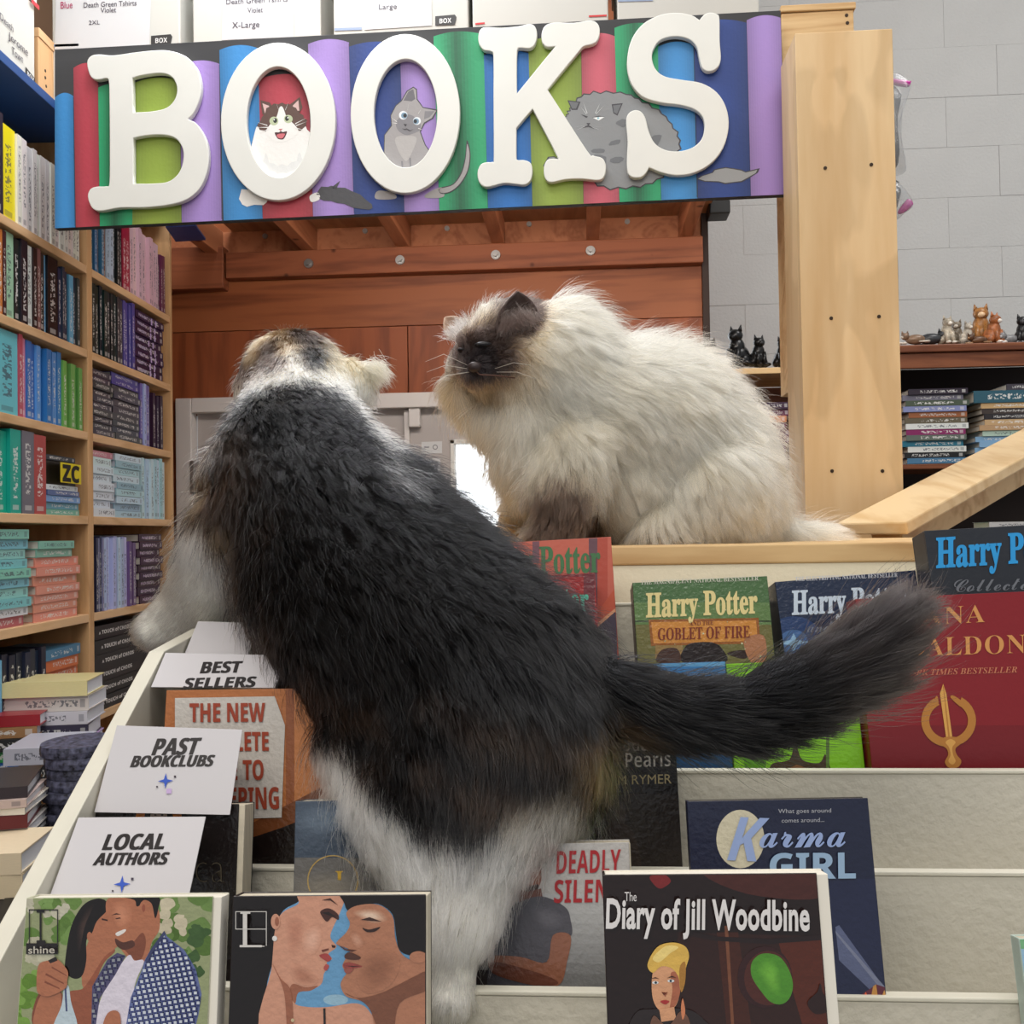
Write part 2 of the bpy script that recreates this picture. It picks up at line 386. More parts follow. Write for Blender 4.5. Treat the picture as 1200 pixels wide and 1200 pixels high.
# block wall on the right: individual blocks with recessed joints
wr = thing('wall_right', (1.4, YB, 0), 'painted concrete block wall', None, kind='structure')
boxo('mortar', (xr-.1, YB-.0055, 0), (3.8, YB+.1, 4.6), M_block, wr, 0)
bh, bw = .203, .406
zc = at_y(1120, 232, YB).z
bm_ = MB().box((.0008, 0, .0006), (bw-.0008, .02, bh-.0006)).mesh('block', M_block)
row = 0; z = zc-9*bh
for k in range(22):
    z = zc+(k-9)*bh
    if z < .6 or z > 4.3: continue
    x = xr-.1-(bw/2 if k % 2 else 0)-.0
    while x < 3.4:
        if x > .4:
            o = bpy.data.objects.new('block', bm_); COL.objects.link(o); o.location = (x, YB-.008+random.uniform(-.0012, .0012), z); setparent(o, wr)
        x += bw
# ================================================================ loft: joists, deck, ledger
ce = thing('ceiling', (0, 2.5, 2.4), 'open joists and plywood deck of the loft', None, kind='structure')
zj = zl3+.0
YS = 2.02   # back of the sign
ZDK = 2.552
boxo('deck_panel', (at_y(72, 60, YS).x, YS, ZDK-.012), (xr+.02, YW+.05, ZDK), wood('deck_ply', (170, 118, 80), (150, 98, 64), 'Y', 5), ce, 0)
for k, px in enumerate((255, 365, 475, 585, 695, 803)):
    p = at_y(px, 285, YW)
    boxo('joist', (p.x-.02, YS+(.45 if k == 0 else 0), zj+.0), (p.x+.018, YW, ZDK-.012), M_joist, ce, .002)
boxo('ledger_beam', (at_y(270, 300, YW).x, YW-.045, zl2), (xr, YW, zl3), M_ledger, ce, .003)
boxo('ledger_beam', (xl-.05, YW-.05, zl2-.03), (at_y(268, 300, YW).x, YW, zl3+.02), M_ledger, ce, .003)
boxo('rim_joist', (xl-.02, YW-.0, zl3), (xr, YW+.04, ZDK-.012), M_joist, ce, .003)
boxo('side_beam', (xl-.06, YS+.55, zl3-.03), (xl-.02, YW, ZDK-.012), M_ledger, ce, .003)
for px, py in ((362, 309), (469, 305), (581, 299), (692, 294)):
    p = at_y(px, py, YW-.045); MB().tube([p, p+Vector((0, -.006, 0))], .014, 14).tube([p+Vector((0, -.006, 0)), p+Vector((0, -.016, 0))], .007, 6).build('bolt_washer', M_steel, ce)
for x0, y0 in ((311, 297), (428, 291), (524, 288), (620, 283), (735, 280)):
    p = at_y(x0, y0-20, YW); MB().tube([p, p+Vector((0, -.006, 0))], .008, 8).build('nail_head', M_steel, ce)
bq = [at_z(*p, zl3-.004) for p in ((194, 264), (229, 262), (241, 279), (206, 281))]
MB().hexa([p-Vector((0, 0, .006)) for p in bq]+bq).build('blue_board', mat('blue_board_paint', (40, 66, 128), .5), ce)
o = boxo('door_track_block', (at_y(838, 240, YW).x-.03, YW-.1, at_y(838, 250, YW-.1).z), (at_y(838, 240, YW).x+.03, YW-.02, at_y(838, 234, YW-.1).z), M_black, bevel=.004)
tag(o, 'small black bracket under the loft corner beside the block wall', 'bracket')

# ================================================================ right post
PF = 1.80
p0, p1 = at_y(931, 40, PF), at_y(1062, 610, PF)
px0 = at_y(938, 330, PF).x; px1 = at_y(1053, 330, PF).x
pz1 = at_y(990, 36, PF).z
M_post = wood('post_plywood', (228, 198, 154), (214, 178, 130), 'Z', 3.2, .5, dist=3, blotch=.13)
po = thing('wooden_post', ((px0+px1)/2, PF+.1, 0), 'tall boxed plywood post at the right end of the sign', 'post')
boxo('front_panel', (px0, PF, 0), (px1, PF+.018, pz1), M_post, po, .0015)
boxo('side_panel', (px0+.0, PF+.0185, 0), (px0+.018, PF+.13, pz1), M_post, po, .0015)
boxo('side_panel', (px1-.018, PF+.0185, 0), (px1, PF+.13, pz1), M_post, po, .0015)
boxo('back_panel', (px0+.018, PF+.112, 0), (px1-.018, PF+.13, pz1-.002), M_post, po, .0015)
for x, y in ((967, 197), (1021, 193), (974, 373), (1030, 371), (975, 552), (1034, 552)):
    p = at_y(x, y, PF); MB().tube([p+Vector((0, .002, 0)), p+Vector((0, -.0012, 0))], .0032, 8).build('screw', M_screw, po)
hx0 = at_y(916, 20, 2.0).x; hx1 = at_y(1003, 20, 2.0).x; hz1 = at_y(960, 5, 2.0).z
hd = thing('header_block', ((hx0+hx1)/2, 2.05, hz1-.3), 'short pine header block behind the top of the post', 'beam')
boxo('block_body', (hx0, 2.0, hz1-.75), (hx1-.004, 2.09, hz1-.014), M_pineX, hd, .002)
boxo('cap_strip', (hx0-.002, 1.996, hz1-.013), (hx1, 2.092, hz1), M_pineX, hd, .002)
for x, y in ((992, 18), (993, 27)):
    p = at_y(x, y, 2.0); MB().tube([p+Vector((0, .002, 0)), p+Vector((0, -.001, 0))], .0035, 8).build('screw', M_screw, hd)
# diagonal rail on the right
dr_ = thing('handrail', at(1115, 600, 1.5), 'pale pine handrail sloping up to the right beside the post', 'handrail')
a, b = at(1022, 627, 1.56), at(1235, 511, 2.02); b = a+(b-a)*2.1
t = (b-a).normalized(); side = t.cross(Vector((0, 0, 1))).normalized(); up_ = side.cross(t).normalized()
if up_.z < 0: up_ = -up_
def beam(mb, a, b, w_, h_, off=0):
    q = []
    for s_ in (-1, 1):
        pass
    A, B = a+up_*off, b+up_*off
    return mb.hexa([A-side*w_, A+side*w_, B+side*w_, B-side*w_, A-side*w_+up_*h_, A+side*w_+up_*h_, B+side*w_+up_*h_, B-side*w_+up_*h_])
beam(MB(), a, b, .058, .02, 0).build('top_rail', M_pineY, dr_, .003)
beam(MB(), a+t*.04, b, .026, .045, -.045).build('rail_support', M_pineX, dr_, .003)
for f_ in (.06, .97):
    p = a.lerp(b, f_); boxo('leg', (p.x-.03, p.y-.03, 0), (p.x+.03, p.y+.03, p.z-.03), M_pine, dr_, .002)
# plastic bags hanging behind the post
M_bag = mat('clear_bag', (190, 195, 200), .15, spec=.8); M_bag.node_tree.nodes['Principled BSDF'].inputs['Alpha'].default_value = .3
M_mag = mat('magenta_trim', (190, 40, 150), .3); M_bagdk = mat('bag_contents', (26, 26, 30), .25, bump=.8, bscale=60, spec=.8)
def bag(pts, cpts, trim, label, d):
    pl = Plane(at(1060, 200, d), (1, 0, 0), (0, 0, -1), (0, -1, 0))
    r = thing('plastic_bag', pl.px(*pts[0]), label, 'bag', 'bags hanging behind the post')
    def puff(name, P, th, m):
        P = smooth_loop(P, 4); c = Vector((sum(p[0] for p in P)/len(P), sum(p[1] for p in P)/len(P)))
        mb = MB(); mb.smooth = True; rings = []
        for k, (f, o_) in enumerate(((1, 0), (.85, th*.7), (.5, th), (.15, th*1.05))):
            rings.append([pl.px(c.x+(p[0]-c.x)*f, c.y+(p[1]-c.y)*f, o_+random.uniform(-.3, .3)*th*.4) for p in P])
        n = len(P)
        for sgn in (1, -1):
            vs_ = [q if sgn > 0 else q-2*pl.n*((q-pl.o).dot(pl.n)) for rg in rings for q in rg]
            fs_ = [(i*n+j, i*n+(j+1) % n, (i+1)*n+(j+1) % n, (i+1)*n+j) for i in range(3) for j in range(n)]+[tuple(3*n+j for j in range(n))]
            mb.add(vs_, fs_)
        return mb.build(name, m, r)
    puff('bag_film', pts, .02, M_bag); puff('bag_contents', cpts, .017, M_bagdk)
    tp = pl.px(*pts[0], -.004); MB().tube([tp+Vector((-.03, -.064, .0)), tp+Vector((0, 0, .004)), tp+Vector((.012, 0, -.004))], .0015, 6).build('hook', M_steel, r)
    if trim: puff('zip_strip', trim, .006, M_mag)
bag([(1040, 92), (1067, 98), (1058, 125), (1056, 165), (1062, 200), (1040, 196)], [(1042, 105), (1056, 112), (1052, 140), (1053, 190), (1042, 190)], [(1040, 91, 1), (1068, 95, 1), (1066, 101, 1), (1040, 97, 1)], 'clear bag with magenta zip hanging high behind the post', 1.985)
bag([(1046, 212), (1060, 222), (1070, 240), (1060, 250), (1050, 258), (1044, 250)], [(1046, 220), (1056, 222), (1052, 240), (1047, 246)], [(1052, 248), (1064, 233), (1070, 240), (1058, 250)], 'clear bag with magenta corner hanging lowest behind the post', 1.985)

# ================================================================ right shelving with figurines and book stacks
M_shelfdk = wood('dark_red_shelf', (128, 78, 52), (96, 54, 36), 'X', 6, .35)
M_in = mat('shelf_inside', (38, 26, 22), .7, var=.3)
YR0, YR1 = 3.12, 3.42
def zr(py, px=1120, y=YR0): return at_y(px, py, y).z
sx0 = at_y(1000, 420, YR0).x; sx1 = at_y(1290, 420, YR0).x
rs = thing('dark_bookcase', ((sx0+sx1)/2, 3.3, 0), 'dark red-brown bookcase on the right against the block wall', 'bookcase')
zt_ = zr(404)
boxo('top_board', (sx0, YR0-.02, zr(413)), (sx1, YR1, zt_), M_shelfdk, rs, .003)
boxo('front_rail', (sx0, YR0-.01, zr(431)), (sx1, YR0+.01, zr(413.5)), M_shelfdk, rs, .002)
zs2, zs3 = zr(543), zr(655)
boxo('shelf', (sx0, YR0, zr(549)), (sx1, YR1, zs2), M_shelfdk, rs, .002)
boxo('shelf', (sx0, YR0, zr(661)), (sx1, YR1, zs3), M_shelfdk, rs, .002)
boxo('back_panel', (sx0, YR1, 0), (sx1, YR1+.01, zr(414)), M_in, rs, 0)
boxo('side_panel', (sx0-.02, YR0, 0), (sx0, YR1, zt_-.03), M_shelfdk, rs, .002)
# pine shelf unit left of the post
lx0 = at_y(840, 435, YR0).x; lx1 = sx0-.03
ls = thing('pine_bookcase', ((lx0+lx1)/2, 3.3, 0), 'pine bookcase between the cream cat and the post', 'bookcase')
zp = at_y(890, 431, YR0).z
boxo('top_board', (lx0, YR0, at_y(890, 438, YR0).z), (lx1, YR1, zp), M_pineX, ls, .002)
for k, py in enumerate((552, 660)):
    boxo('shelf', (lx0, YR0, at_y(890, py+6, YR0).z), (lx1, YR1, at_y(890, py, YR0).z), M_pineX, ls, .002)
boxo('back_panel', (lx0, YR1, 0), (lx1, YR1+.01, zp-.02), M_shelfdk, ls, 0)
boxo('side_panel', (lx0-.02, YR0, 0), (lx0, YR1, zp-.002), M_pineX, ls, .002)
# ================================================================ the BOOKS sign
YS0 = 1.96
s_tl, s_tr = at_y(64, 58, YS0), at_y(915, 12, YS0); s_bl, s_br = at_y(64, 268, YS0), at_y(921, 228, YS0)
PS = Plane(s_tl, (s_tr-s_tl), (s_bl-s_tl), None)
sg = thing('shop_sign', (s_bl+s_br)/2, 'long painted wooden shop sign with white letters BOOKS and three painted cats', 'sign')
mb = MB(); back = -PS.n*.018
q = [PS.px(64, 268), PS.px(921, 228), PS.px(915, 12), PS.px(64, 58)]
mb.hexa([q[0], q[1], q[1]+back, q[0]+back, q[3], q[2], q[2]+back, q[3]+back])
mb.build('sign_board', mat('charcoal_board', (66, 66, 68), .7, var=.3, vscale=4, stretch=(.3, 1, 4)), sg, .001)
M_signpaint = print_mat('sign_paint', .55, bump=.12, bscale=120)
BL, RD, GR, LM, LV, NV, PK = (58, 142, 208), (186, 62, 78), (28, 126, 84), (148, 172, 66), (168, 138, 208), (30, 62, 136), (206, 94, 112)
strips = [(64, 64, 86, 88, 110, BL), (86, 89, 115, 117, 75, RD), (115, 117, 158, 156, 98, GR), (158, 155, 211, 213, 92, LM), (211, 213, 257, 260, 72, LV),
 (257, 262, 303, 308, 54, BL), (303, 308, 362, 367, 88, RD), (361, 367, 409, 415, 47, LV), (409, 415, 469, 474, 50, NV), (469, 474, 510, 515, 60, LV),
 (508, 515, 567, 572, 38, GR), (567, 572, 620, 624, 60, (34, 118, 200)), (619, 624, 681, 684, 44, LM), (681, 684, 721, 726, 40, PK), (720, 726, 772, 775, 28, GR),
 (771, 775, 813, 817, 50, BL), (813, 818, 875, 880, 24, NV), (875, 880, 917, 921, 19, LV)]
sh = []
for xa, xb, xc, xd, ty, c in strips:
    n = 15
    for k in range(n):
        f0, f1 = k/n, (k+1)/n
        g = 1.0 + .17*math.sin(math.pi*(k+.5)/n) - .2
        if c == GR: g = .72 + .5*abs(math.cos(math.pi*(k+.6)/n*1.1))
        cc = tuple(min(255, x*g) for x in c)
        yb = lambda x: 267.5-(x-64)*.0461
        tops = [(xa+(xc-xa)*f, ty-1.2+5*(2*f-1)**2-(f-.5)*2) for f in (f1, (f0+f1)/2, f0)]
        sh.append((cc, [(xb+(xd-xb)*f0, yb(xb+(xd-xb)*f0)), (xb+(xd-xb)*f1+.3, yb(xb+(xd-xb)*f1))]+tops))
    sh.append((tuple(x*.45 for x in c), [(xc-.5, ty+4), (xc+.2, ty+4), (xd+.2, 266-(xd-64)*.0461), (xd-.5, 266-(xd-64)*.0461)]))
art('painted_books', PS, sh, M_signpaint, sg, base=.0003, step=.000002, clip=[(64.3, 58.3), (914.6, 12.3), (920.6, 227.7), (64.3, 267.7)])
# painted cats
def spiky(pts, amp=3, n=3, seed=1):
    """ragged fur outline"""
    r = random.Random(seed); out = []; P = smooth_loop(pts, n)
    cx = sum(p[0] for p in P)/len(P); cy = sum(p[1] for p in P)/len(P)
    for i, p in enumerate(P):
        d = Vector((p[0]-cx, p[1]-cy)).normalized(); a = amp*(1 if i % 2 else -.3)*r.uniform(.4, 1.2); out.append((p[0]+d.x*a, p[1]+d.y*a))
    return out
T1 = (250, 30, 1/5.215)
W_, BRN, TAN = (236, 234, 230), (92, 66, 58), (150, 104, 74)
cat1 = [(BRN, spiky([(235, 715), (270, 690), (300, 760), (250, 800)], 14, 2)), (BRN, spiky([(560, 690), (600, 740), (590, 770), (560, 740)], 10, 2)),
 (W_, spiky([(252, 650), (330, 600), (520, 600), (590, 660), (612, 760), (590, 900), (420, 990), (270, 920), (238, 790)], 10, 3, 3)),
 ((222, 222, 220), spiky([(310, 800), (420, 720), (540, 800), (500, 880), (420, 900), (350, 880)], 14, 3, 5)), (W_, spiky([(310, 720), (420, 690), (530, 720), (500, 820), (420, 850), (350, 830)], 12, 3, 6)),
 (BRN, [(287, 455), (345, 470), (370, 510), (330, 560), (300, 540)]), (BRN, [(528, 436), (470, 480), (460, 500), (520, 545), (545, 500)]),
 ((214, 180, 176), [(300, 475), (340, 490), (345, 520), (315, 535)]), ((214, 180, 176), [(520, 455), (485, 490), (500, 520), (525, 520)]),
 (BRN, spiky([(275, 625), (300, 560), (350, 490), (420, 478), (480, 490), (540, 550), (570, 590), (530, 640), (420, 640), (330, 645)], 9, 3, 2)),
 (W_, [(405, 500), (425, 500), (450, 560), (500, 610), (520, 650), (480, 690), (410, 712), (350, 690), (320, 650), (350, 600), (385, 560)], 's'),
 ((186, 196, 160), ell(370, 583, 27, 27)), ((40, 44, 40), ell(378, 580, 12, 15)), ((186, 196, 160), ell(458, 571, 27, 25)), ((40, 44, 40), ell(450, 568, 12, 15)),
 ((255, 255, 255), ell(372, 575, 4, 4)), ((255, 255, 255), ell(456, 563, 4, 4)),
 ((196, 120, 120), [(398, 632), (424, 630), (411, 645)]), ((70, 30, 34), [(375, 655), (400, 652), (412, 645), (425, 650), (450, 648), (432, 690), (412, 695), (392, 688)], 's'), ((206, 108, 116), [(388, 668), (412, 660), (438, 662), (425, 686), (412, 690), (396, 685)], 's')]
for a_ in ((330, 610, 268, 590), (335, 622, 262, 622), (340, 632, 280, 655), (500, 600, 568, 565), (505, 612, 575, 585), (500, 625, 560, 640), (400, 520, 385, 470), (440, 515, 460, 465)):
    cat1.append(((236, 234, 230), [(a_[0], a_[1]-3), (a_[2], a_[3]), (a_[0], a_[1]+3)]))
art('painted_cat', PS, cat1, M_signpaint, sg, base=.0012, step=.00003, T=T1, label='painted brown and white cat with open mouth')
for q_ in ((W_, spiky([(165, 1020), (200, 1000), (300, 1040), (330, 1080), (250, 1098), (175, 1095)], 10, 2, 4)), (W_, [(590, 1040), (640, 1020), (650, 1060), (600, 1078)], 's'), ((70, 70, 74), spiky([(645, 1000), (700, 985), (760, 988), (850, 1010), (930, 1060), (975, 1115), (900, 1120), (800, 1090), (720, 1072), (650, 1060)], 9, 2, 8)), ((70, 70, 74), [(720, 990), (775, 948), (750, 1000)]),): art('painted_paw' if q_[0] == W_ else 'painted_tail', PS, [q_], M_signpaint, sg, base=.0012, T=T1)
T2 = (400, 20, 1/5.215); G1, G2, G3, GD = (158, 154, 154), (128, 126, 130), (104, 102, 108), (60, 58, 64)
cat2 = [(GD, [(258, 870), (262, 720), (305, 660), (300, 600), (330, 540), (365, 510), (400, 450), (440, 425), (462, 440), (465, 500), (500, 550), (590, 565), (560, 620), (510, 650), (485, 700), (515, 780), (565, 850), (520, 940), (400, 975), (290, 950)]),
 (G1, [(262, 870), (266, 722), (310, 664), (304, 602), (334, 544), (369, 514), (404, 455), (440, 432), (457, 445), (460, 504), (498, 555), (580, 572), (554, 616), (505, 645), (479, 700), (510, 782), (558, 850), (515, 935), (400, 968), (295, 945)]),
 (G3, [(380, 510), (410, 455), (440, 440), (452, 500), (430, 515)]), (G2, [(510, 575), (570, 575), (540, 612), (505, 625)]),
 (G2, [(335, 640), (380, 600), (430, 600), (480, 640), (480, 690), (430, 715), (390, 720), (345, 690)], 's'),
 ((176, 172, 170), [(330, 740), (400, 725), (460, 740), (430, 830), (395, 880), (350, 820)], 's'),
 ((228, 232, 236), ell(378, 600, 26, 26)), ((120, 150, 172), ell(384, 602, 19, 19)), ((36, 38, 44), ell(389, 602, 11, 12)), ((228, 232, 236), ell(462, 635, 24, 24)), ((120, 150, 172), ell(457, 637, 18, 18)), ((36, 38, 44), ell(452, 637, 11, 12)),
 ((50, 48, 54), [(380, 652), (402, 656), (391, 670)]), (GD, [(370, 680), (388, 684), (400, 680), (420, 692), (440, 686), (418, 698), (400, 688), (386, 690)]),
 (G2, [(365, 880), (372, 955), (380, 955), (376, 880)]), (G2, [(415, 860), (420, 955), (428, 955), (424, 860)]), (GD, [(490, 905), (505, 950), (512, 945), (500, 900)])]
for a_ in ((340, 640, 300, 610), (340, 650, 305, 645), (470, 680, 500, 690), (405, 570, 415, 520), (470, 590, 490, 560)): cat2.append(((230, 228, 226), [(a_[0], a_[1]-2.5), (a_[2], a_[3]), (a_[0], a_[1]+2.5)]))
art('painted_cat', PS, cat2, M_signpaint, sg, base=.0012, step=.00003, T=T2, label='painted slim grey cat with blue eyes')
art('painted_tail', PS, [(GD, [(600, 1045), (680, 1020), (730, 950), (755, 860), (768, 752), (790, 840), (775, 940), (730, 1020), (670, 1070), (610, 1080)], 's'), (G1, [(605, 1050), (685, 1024), (737, 952), (760, 862), (769, 775), (784, 842), (770, 938), (725, 1016), (668, 1064), (612, 1074)], 's')], M_signpaint, sg, base=.0012, step=.00003, T=T2, label='painted thin grey tail')
for q_ in ((G1, [(210, 1075), (240, 1060), (320, 1075), (330, 1110), (215, 1112)], 's'), (G1, [(520, 1080), (610, 1040), (625, 1098), (520, 1105)], 's')): art('painted_paw', PS, [q_], M_signpaint, sg, base=.0012, T=T2)
T3 = (550, 10, 1/5.215); g1, g2 = (134, 136, 138), (104, 106, 110)
cat3 = [(GD, spiky([(460, 940), (520, 900), (560, 960), (480, 970)], 12, 2, 3)), (g1, spiky([(470, 940), (520, 905), (555, 960), (485, 965)], 10, 2, 3)),
 (GD, spiky([(585, 690), (600, 640), (625, 600), (680, 535), (800, 512), (960, 520), (1060, 570), (1180, 640), (1250, 730), (1290, 830), (1240, 930), (1150, 1050), (1000, 1090), (820, 1090), (700, 1000), (600, 860)], 13, 4, 2)),
 (g1, spiky([(592, 690), (607, 645), (632, 605), (684, 542), (800, 519), (958, 527), (1056, 577), (1173, 645), (1243, 733), (1280, 830), (1232, 925), (1145, 1044), (1000, 1083), (822, 1083), (706, 996), (608, 860)], 12, 4, 2)),
 (GD, [(600, 560), (680, 570), (660, 620), (625, 620)]), (g2, [(608, 566), (668, 575), (652, 612), (628, 612)]), (GD, [(870, 585), (938, 578), (905, 655), (880, 640)]), (g2, [(878, 592), (928, 586), (902, 645), (884, 634)]),
 (g2, spiky([(750, 920), (800, 890), (840, 940), (790, 960)], 10, 2, 5)), (g2, spiky([(850, 830), (900, 800), (925, 815), (880, 835)], 6, 2, 5)), (g2, spiky([(740, 870), (800, 855), (830, 870), (790, 885)], 6, 2, 6)), (g2, spiky([(860, 920), (930, 905), (940, 930), (880, 945)], 6, 2, 7)), (g2, spiky([(900, 690), (970, 680), (960, 720), (910, 715)], 6, 2, 8)), (g2, spiky([(1100, 800), (1160, 770), (1170, 800), (1120, 860)], 6, 2, 9)),
 (GD, [(680, 645), (725, 660), (715, 668)]), ((236, 238, 238), [(755, 668), (800, 660), (825, 664), (790, 685)]), (GD, [(750, 665), (790, 655), (830, 660), (790, 663)]), ((150, 190, 200), ell(788, 670, 7, 7)),
 (GD, [(715, 700), (740, 700), (728, 715)]), (GD, [(690, 728), (728, 712), (765, 735), (728, 722)])]
for a_ in ((720, 640, 695, 570), (715, 645, 680, 600), (770, 640, 800, 575), (775, 645, 825, 590), (700, 715, 640, 725), (705, 720, 650, 745), (755, 720, 830, 725), (750, 725, 810, 745)): cat3.append(((206, 208, 208), [(a_[0]-2.5, a_[1]), (a_[2], a_[3]), (a_[0]+2.5, a_[1])]))
art('painted_cat', PS, cat3, M_signpaint, sg, base=.0012, step=.00003, T=T3, label='painted fluffy grumpy grey cat')
art('painted_tail', PS, [(GD, spiky([(430, 1050), (520, 1010), (560, 985), (650, 985), (720, 1005), (805, 985), (740, 1045), (640, 1075), (560, 1070)], 8, 2, 3)), ((150, 152, 154), spiky([(440, 1048), (525, 1013), (565, 990), (650, 991), (720, 1011), (790, 994), (735, 1040), (640, 1069), (560, 1063)], 7, 2, 3))], M_signpaint, sg, base=.0012, step=.00003, T=(730, 0, .2), label='painted grey bushy tail tip')
# raised letters
LB = ((60, 40, 1/5.215), [[(243, 200), (262, 160), (310, 148), (400, 155), (520, 140), (640, 128), (740, 130), (840, 165), (910, 240), (935, 340), (925, 430), (890, 510), (855, 545, 1), (910, 575), (965, 660), (985, 760), (975, 870), (930, 970), (850, 1035), (740, 1065), (600, 1078), (450, 1078), (330, 1096), (280, 1075), (255, 1010), (270, 965), (310, 950), (365, 948), (385, 925), (385, 700), (380, 400), (375, 310), (360, 292), (300, 300), (262, 275)],
 [(518, 290, 1), (600, 272), (700, 265), (760, 290), (790, 350), (780, 420), (730, 475), (640, 497), (525, 503, 1)], [(527, 655, 1), (620, 640), (720, 640), (790, 665), (830, 730), (830, 810), (800, 880), (740, 925), (650, 935), (530, 935, 1)]])
LO1 = ((250, 30, 1/5.215), [ell(415, 618, 347, 478, 64, -1), ell(417, 622, 195, 338, 56, -2)])
LO2 = ((400, 20, 1/5.215), [ell(404, 630, 331, 482, 64, -1), ell(406, 628, 193, 330, 56, -1)])
LK = ((550, 10, 1/5.215), [[(62, 220), (72, 180), (105, 163), (200, 168), (300, 160), (375, 147), (408, 170), (416, 225), (400, 275), (370, 293), (320, 290), (298, 305), (295, 430), (297, 570, 1), (530, 283, 1), (480, 285), (452, 260), (446, 210), (465, 160), (520, 140), (640, 142), (740, 130), (785, 150), (797, 200), (780, 255), (740, 275), (700, 285), (660, 330), (484, 545, 1), (725, 915), (765, 948), (820, 965), (842, 1010), (835, 1070), (800, 1097), (700, 1088), (600, 1090), (510, 1107), (475, 1080), (468, 1020), (485, 975), (520, 965), (560, 968, 1), (395, 660, 1), (297, 775, 1), (298, 940), (305, 970), (345, 972), (385, 990), (397, 1040), (385, 1095), (350, 1120), (290, 1115), (220, 1110), (120, 1132), (75, 1100), (66, 1040), (85, 995), (120, 983), (155, 980), (163, 950), (158, 600), (155, 350), (140, 310), (95, 300), (68, 265)]])
LS = ((730, 0, .2), [[(560, 170), (545, 145), (510, 135), (475, 145), (445, 178, 1), (400, 150), (320, 135), (220, 145), (120, 195), (55, 280), (28, 390), (35, 490), (70, 570), (130, 625), (230, 655), (340, 670), (420, 695), (470, 740), (482, 800), (465, 870), (410, 920), (330, 940), (250, 930), (190, 890), (155, 820), (135, 745), (110, 708), (75, 698), (40, 715), (25, 760), (35, 870), (32, 960), (35, 1050), (60, 1085), (110, 1088), (140, 1065), (160, 1030, 1), (230, 1060), (320, 1078), (420, 1065), (520, 1010), (590, 920), (620, 800), (605, 690), (550, 600), (460, 545), (350, 525), (250, 505), (195, 465), (170, 400), (180, 340), (220, 290), (300, 270), (380, 285), (430, 330), (448, 400), (465, 455), (500, 475), (545, 460), (570, 410), (563, 300)]])
M_letter = mat('letter_white', (228, 228, 222), .45, var=.04, vscale=12)
for ch, (T, loops) in zip('BOOKS', (LB, LO1, LO2, LK, LS)):
    c = bpy.data.curves.new('letter', 'CURVE'); c.dimensions = '2D'; c.fill_mode = 'BOTH'; c.extrude = .005; c.bevel_depth = .0016; c.bevel_resolution = 2; c.offset = -.0012
    for lp in loops:
        P = [(T[0]+p[0]*T[2], T[1]+p[1]*T[2], *p[2:]) for p in lp]
        P = smooth_loop(P, 4) if len(P) < 56 or ch in 'KS' else [p[:2] for p in P]
        W = [PS.px(p[0], p[1]) - PS.o for p in P]
        s_ = c.splines.new('POLY'); s_.points.add(len(W)-1); s_.use_cyclic_u = True
        for i, q in enumerate(W): s_.points[i].co = (q.dot(PS.r), -q.dot(PS.d), 0, 1)
    me = to_mesh(c)
    me.transform(Matrix((( PS.r.x, -PS.d.x, PS.n.x, 0), (PS.r.y, -PS.d.y, PS.n.y, 0), (PS.r.z, -PS.d.z, PS.n.z, 0), (0, 0, 0, 1))))
    me.transform(Matrix.Translation(PS.o + PS.n*.0085)); me.materials.clear(); me.materials.append(M_letter)
    o = bpy.data.objects.new('letter', me); COL.objects.link(o); setparent(o, sg); o['label'] = 'white raised letter %s' % ch
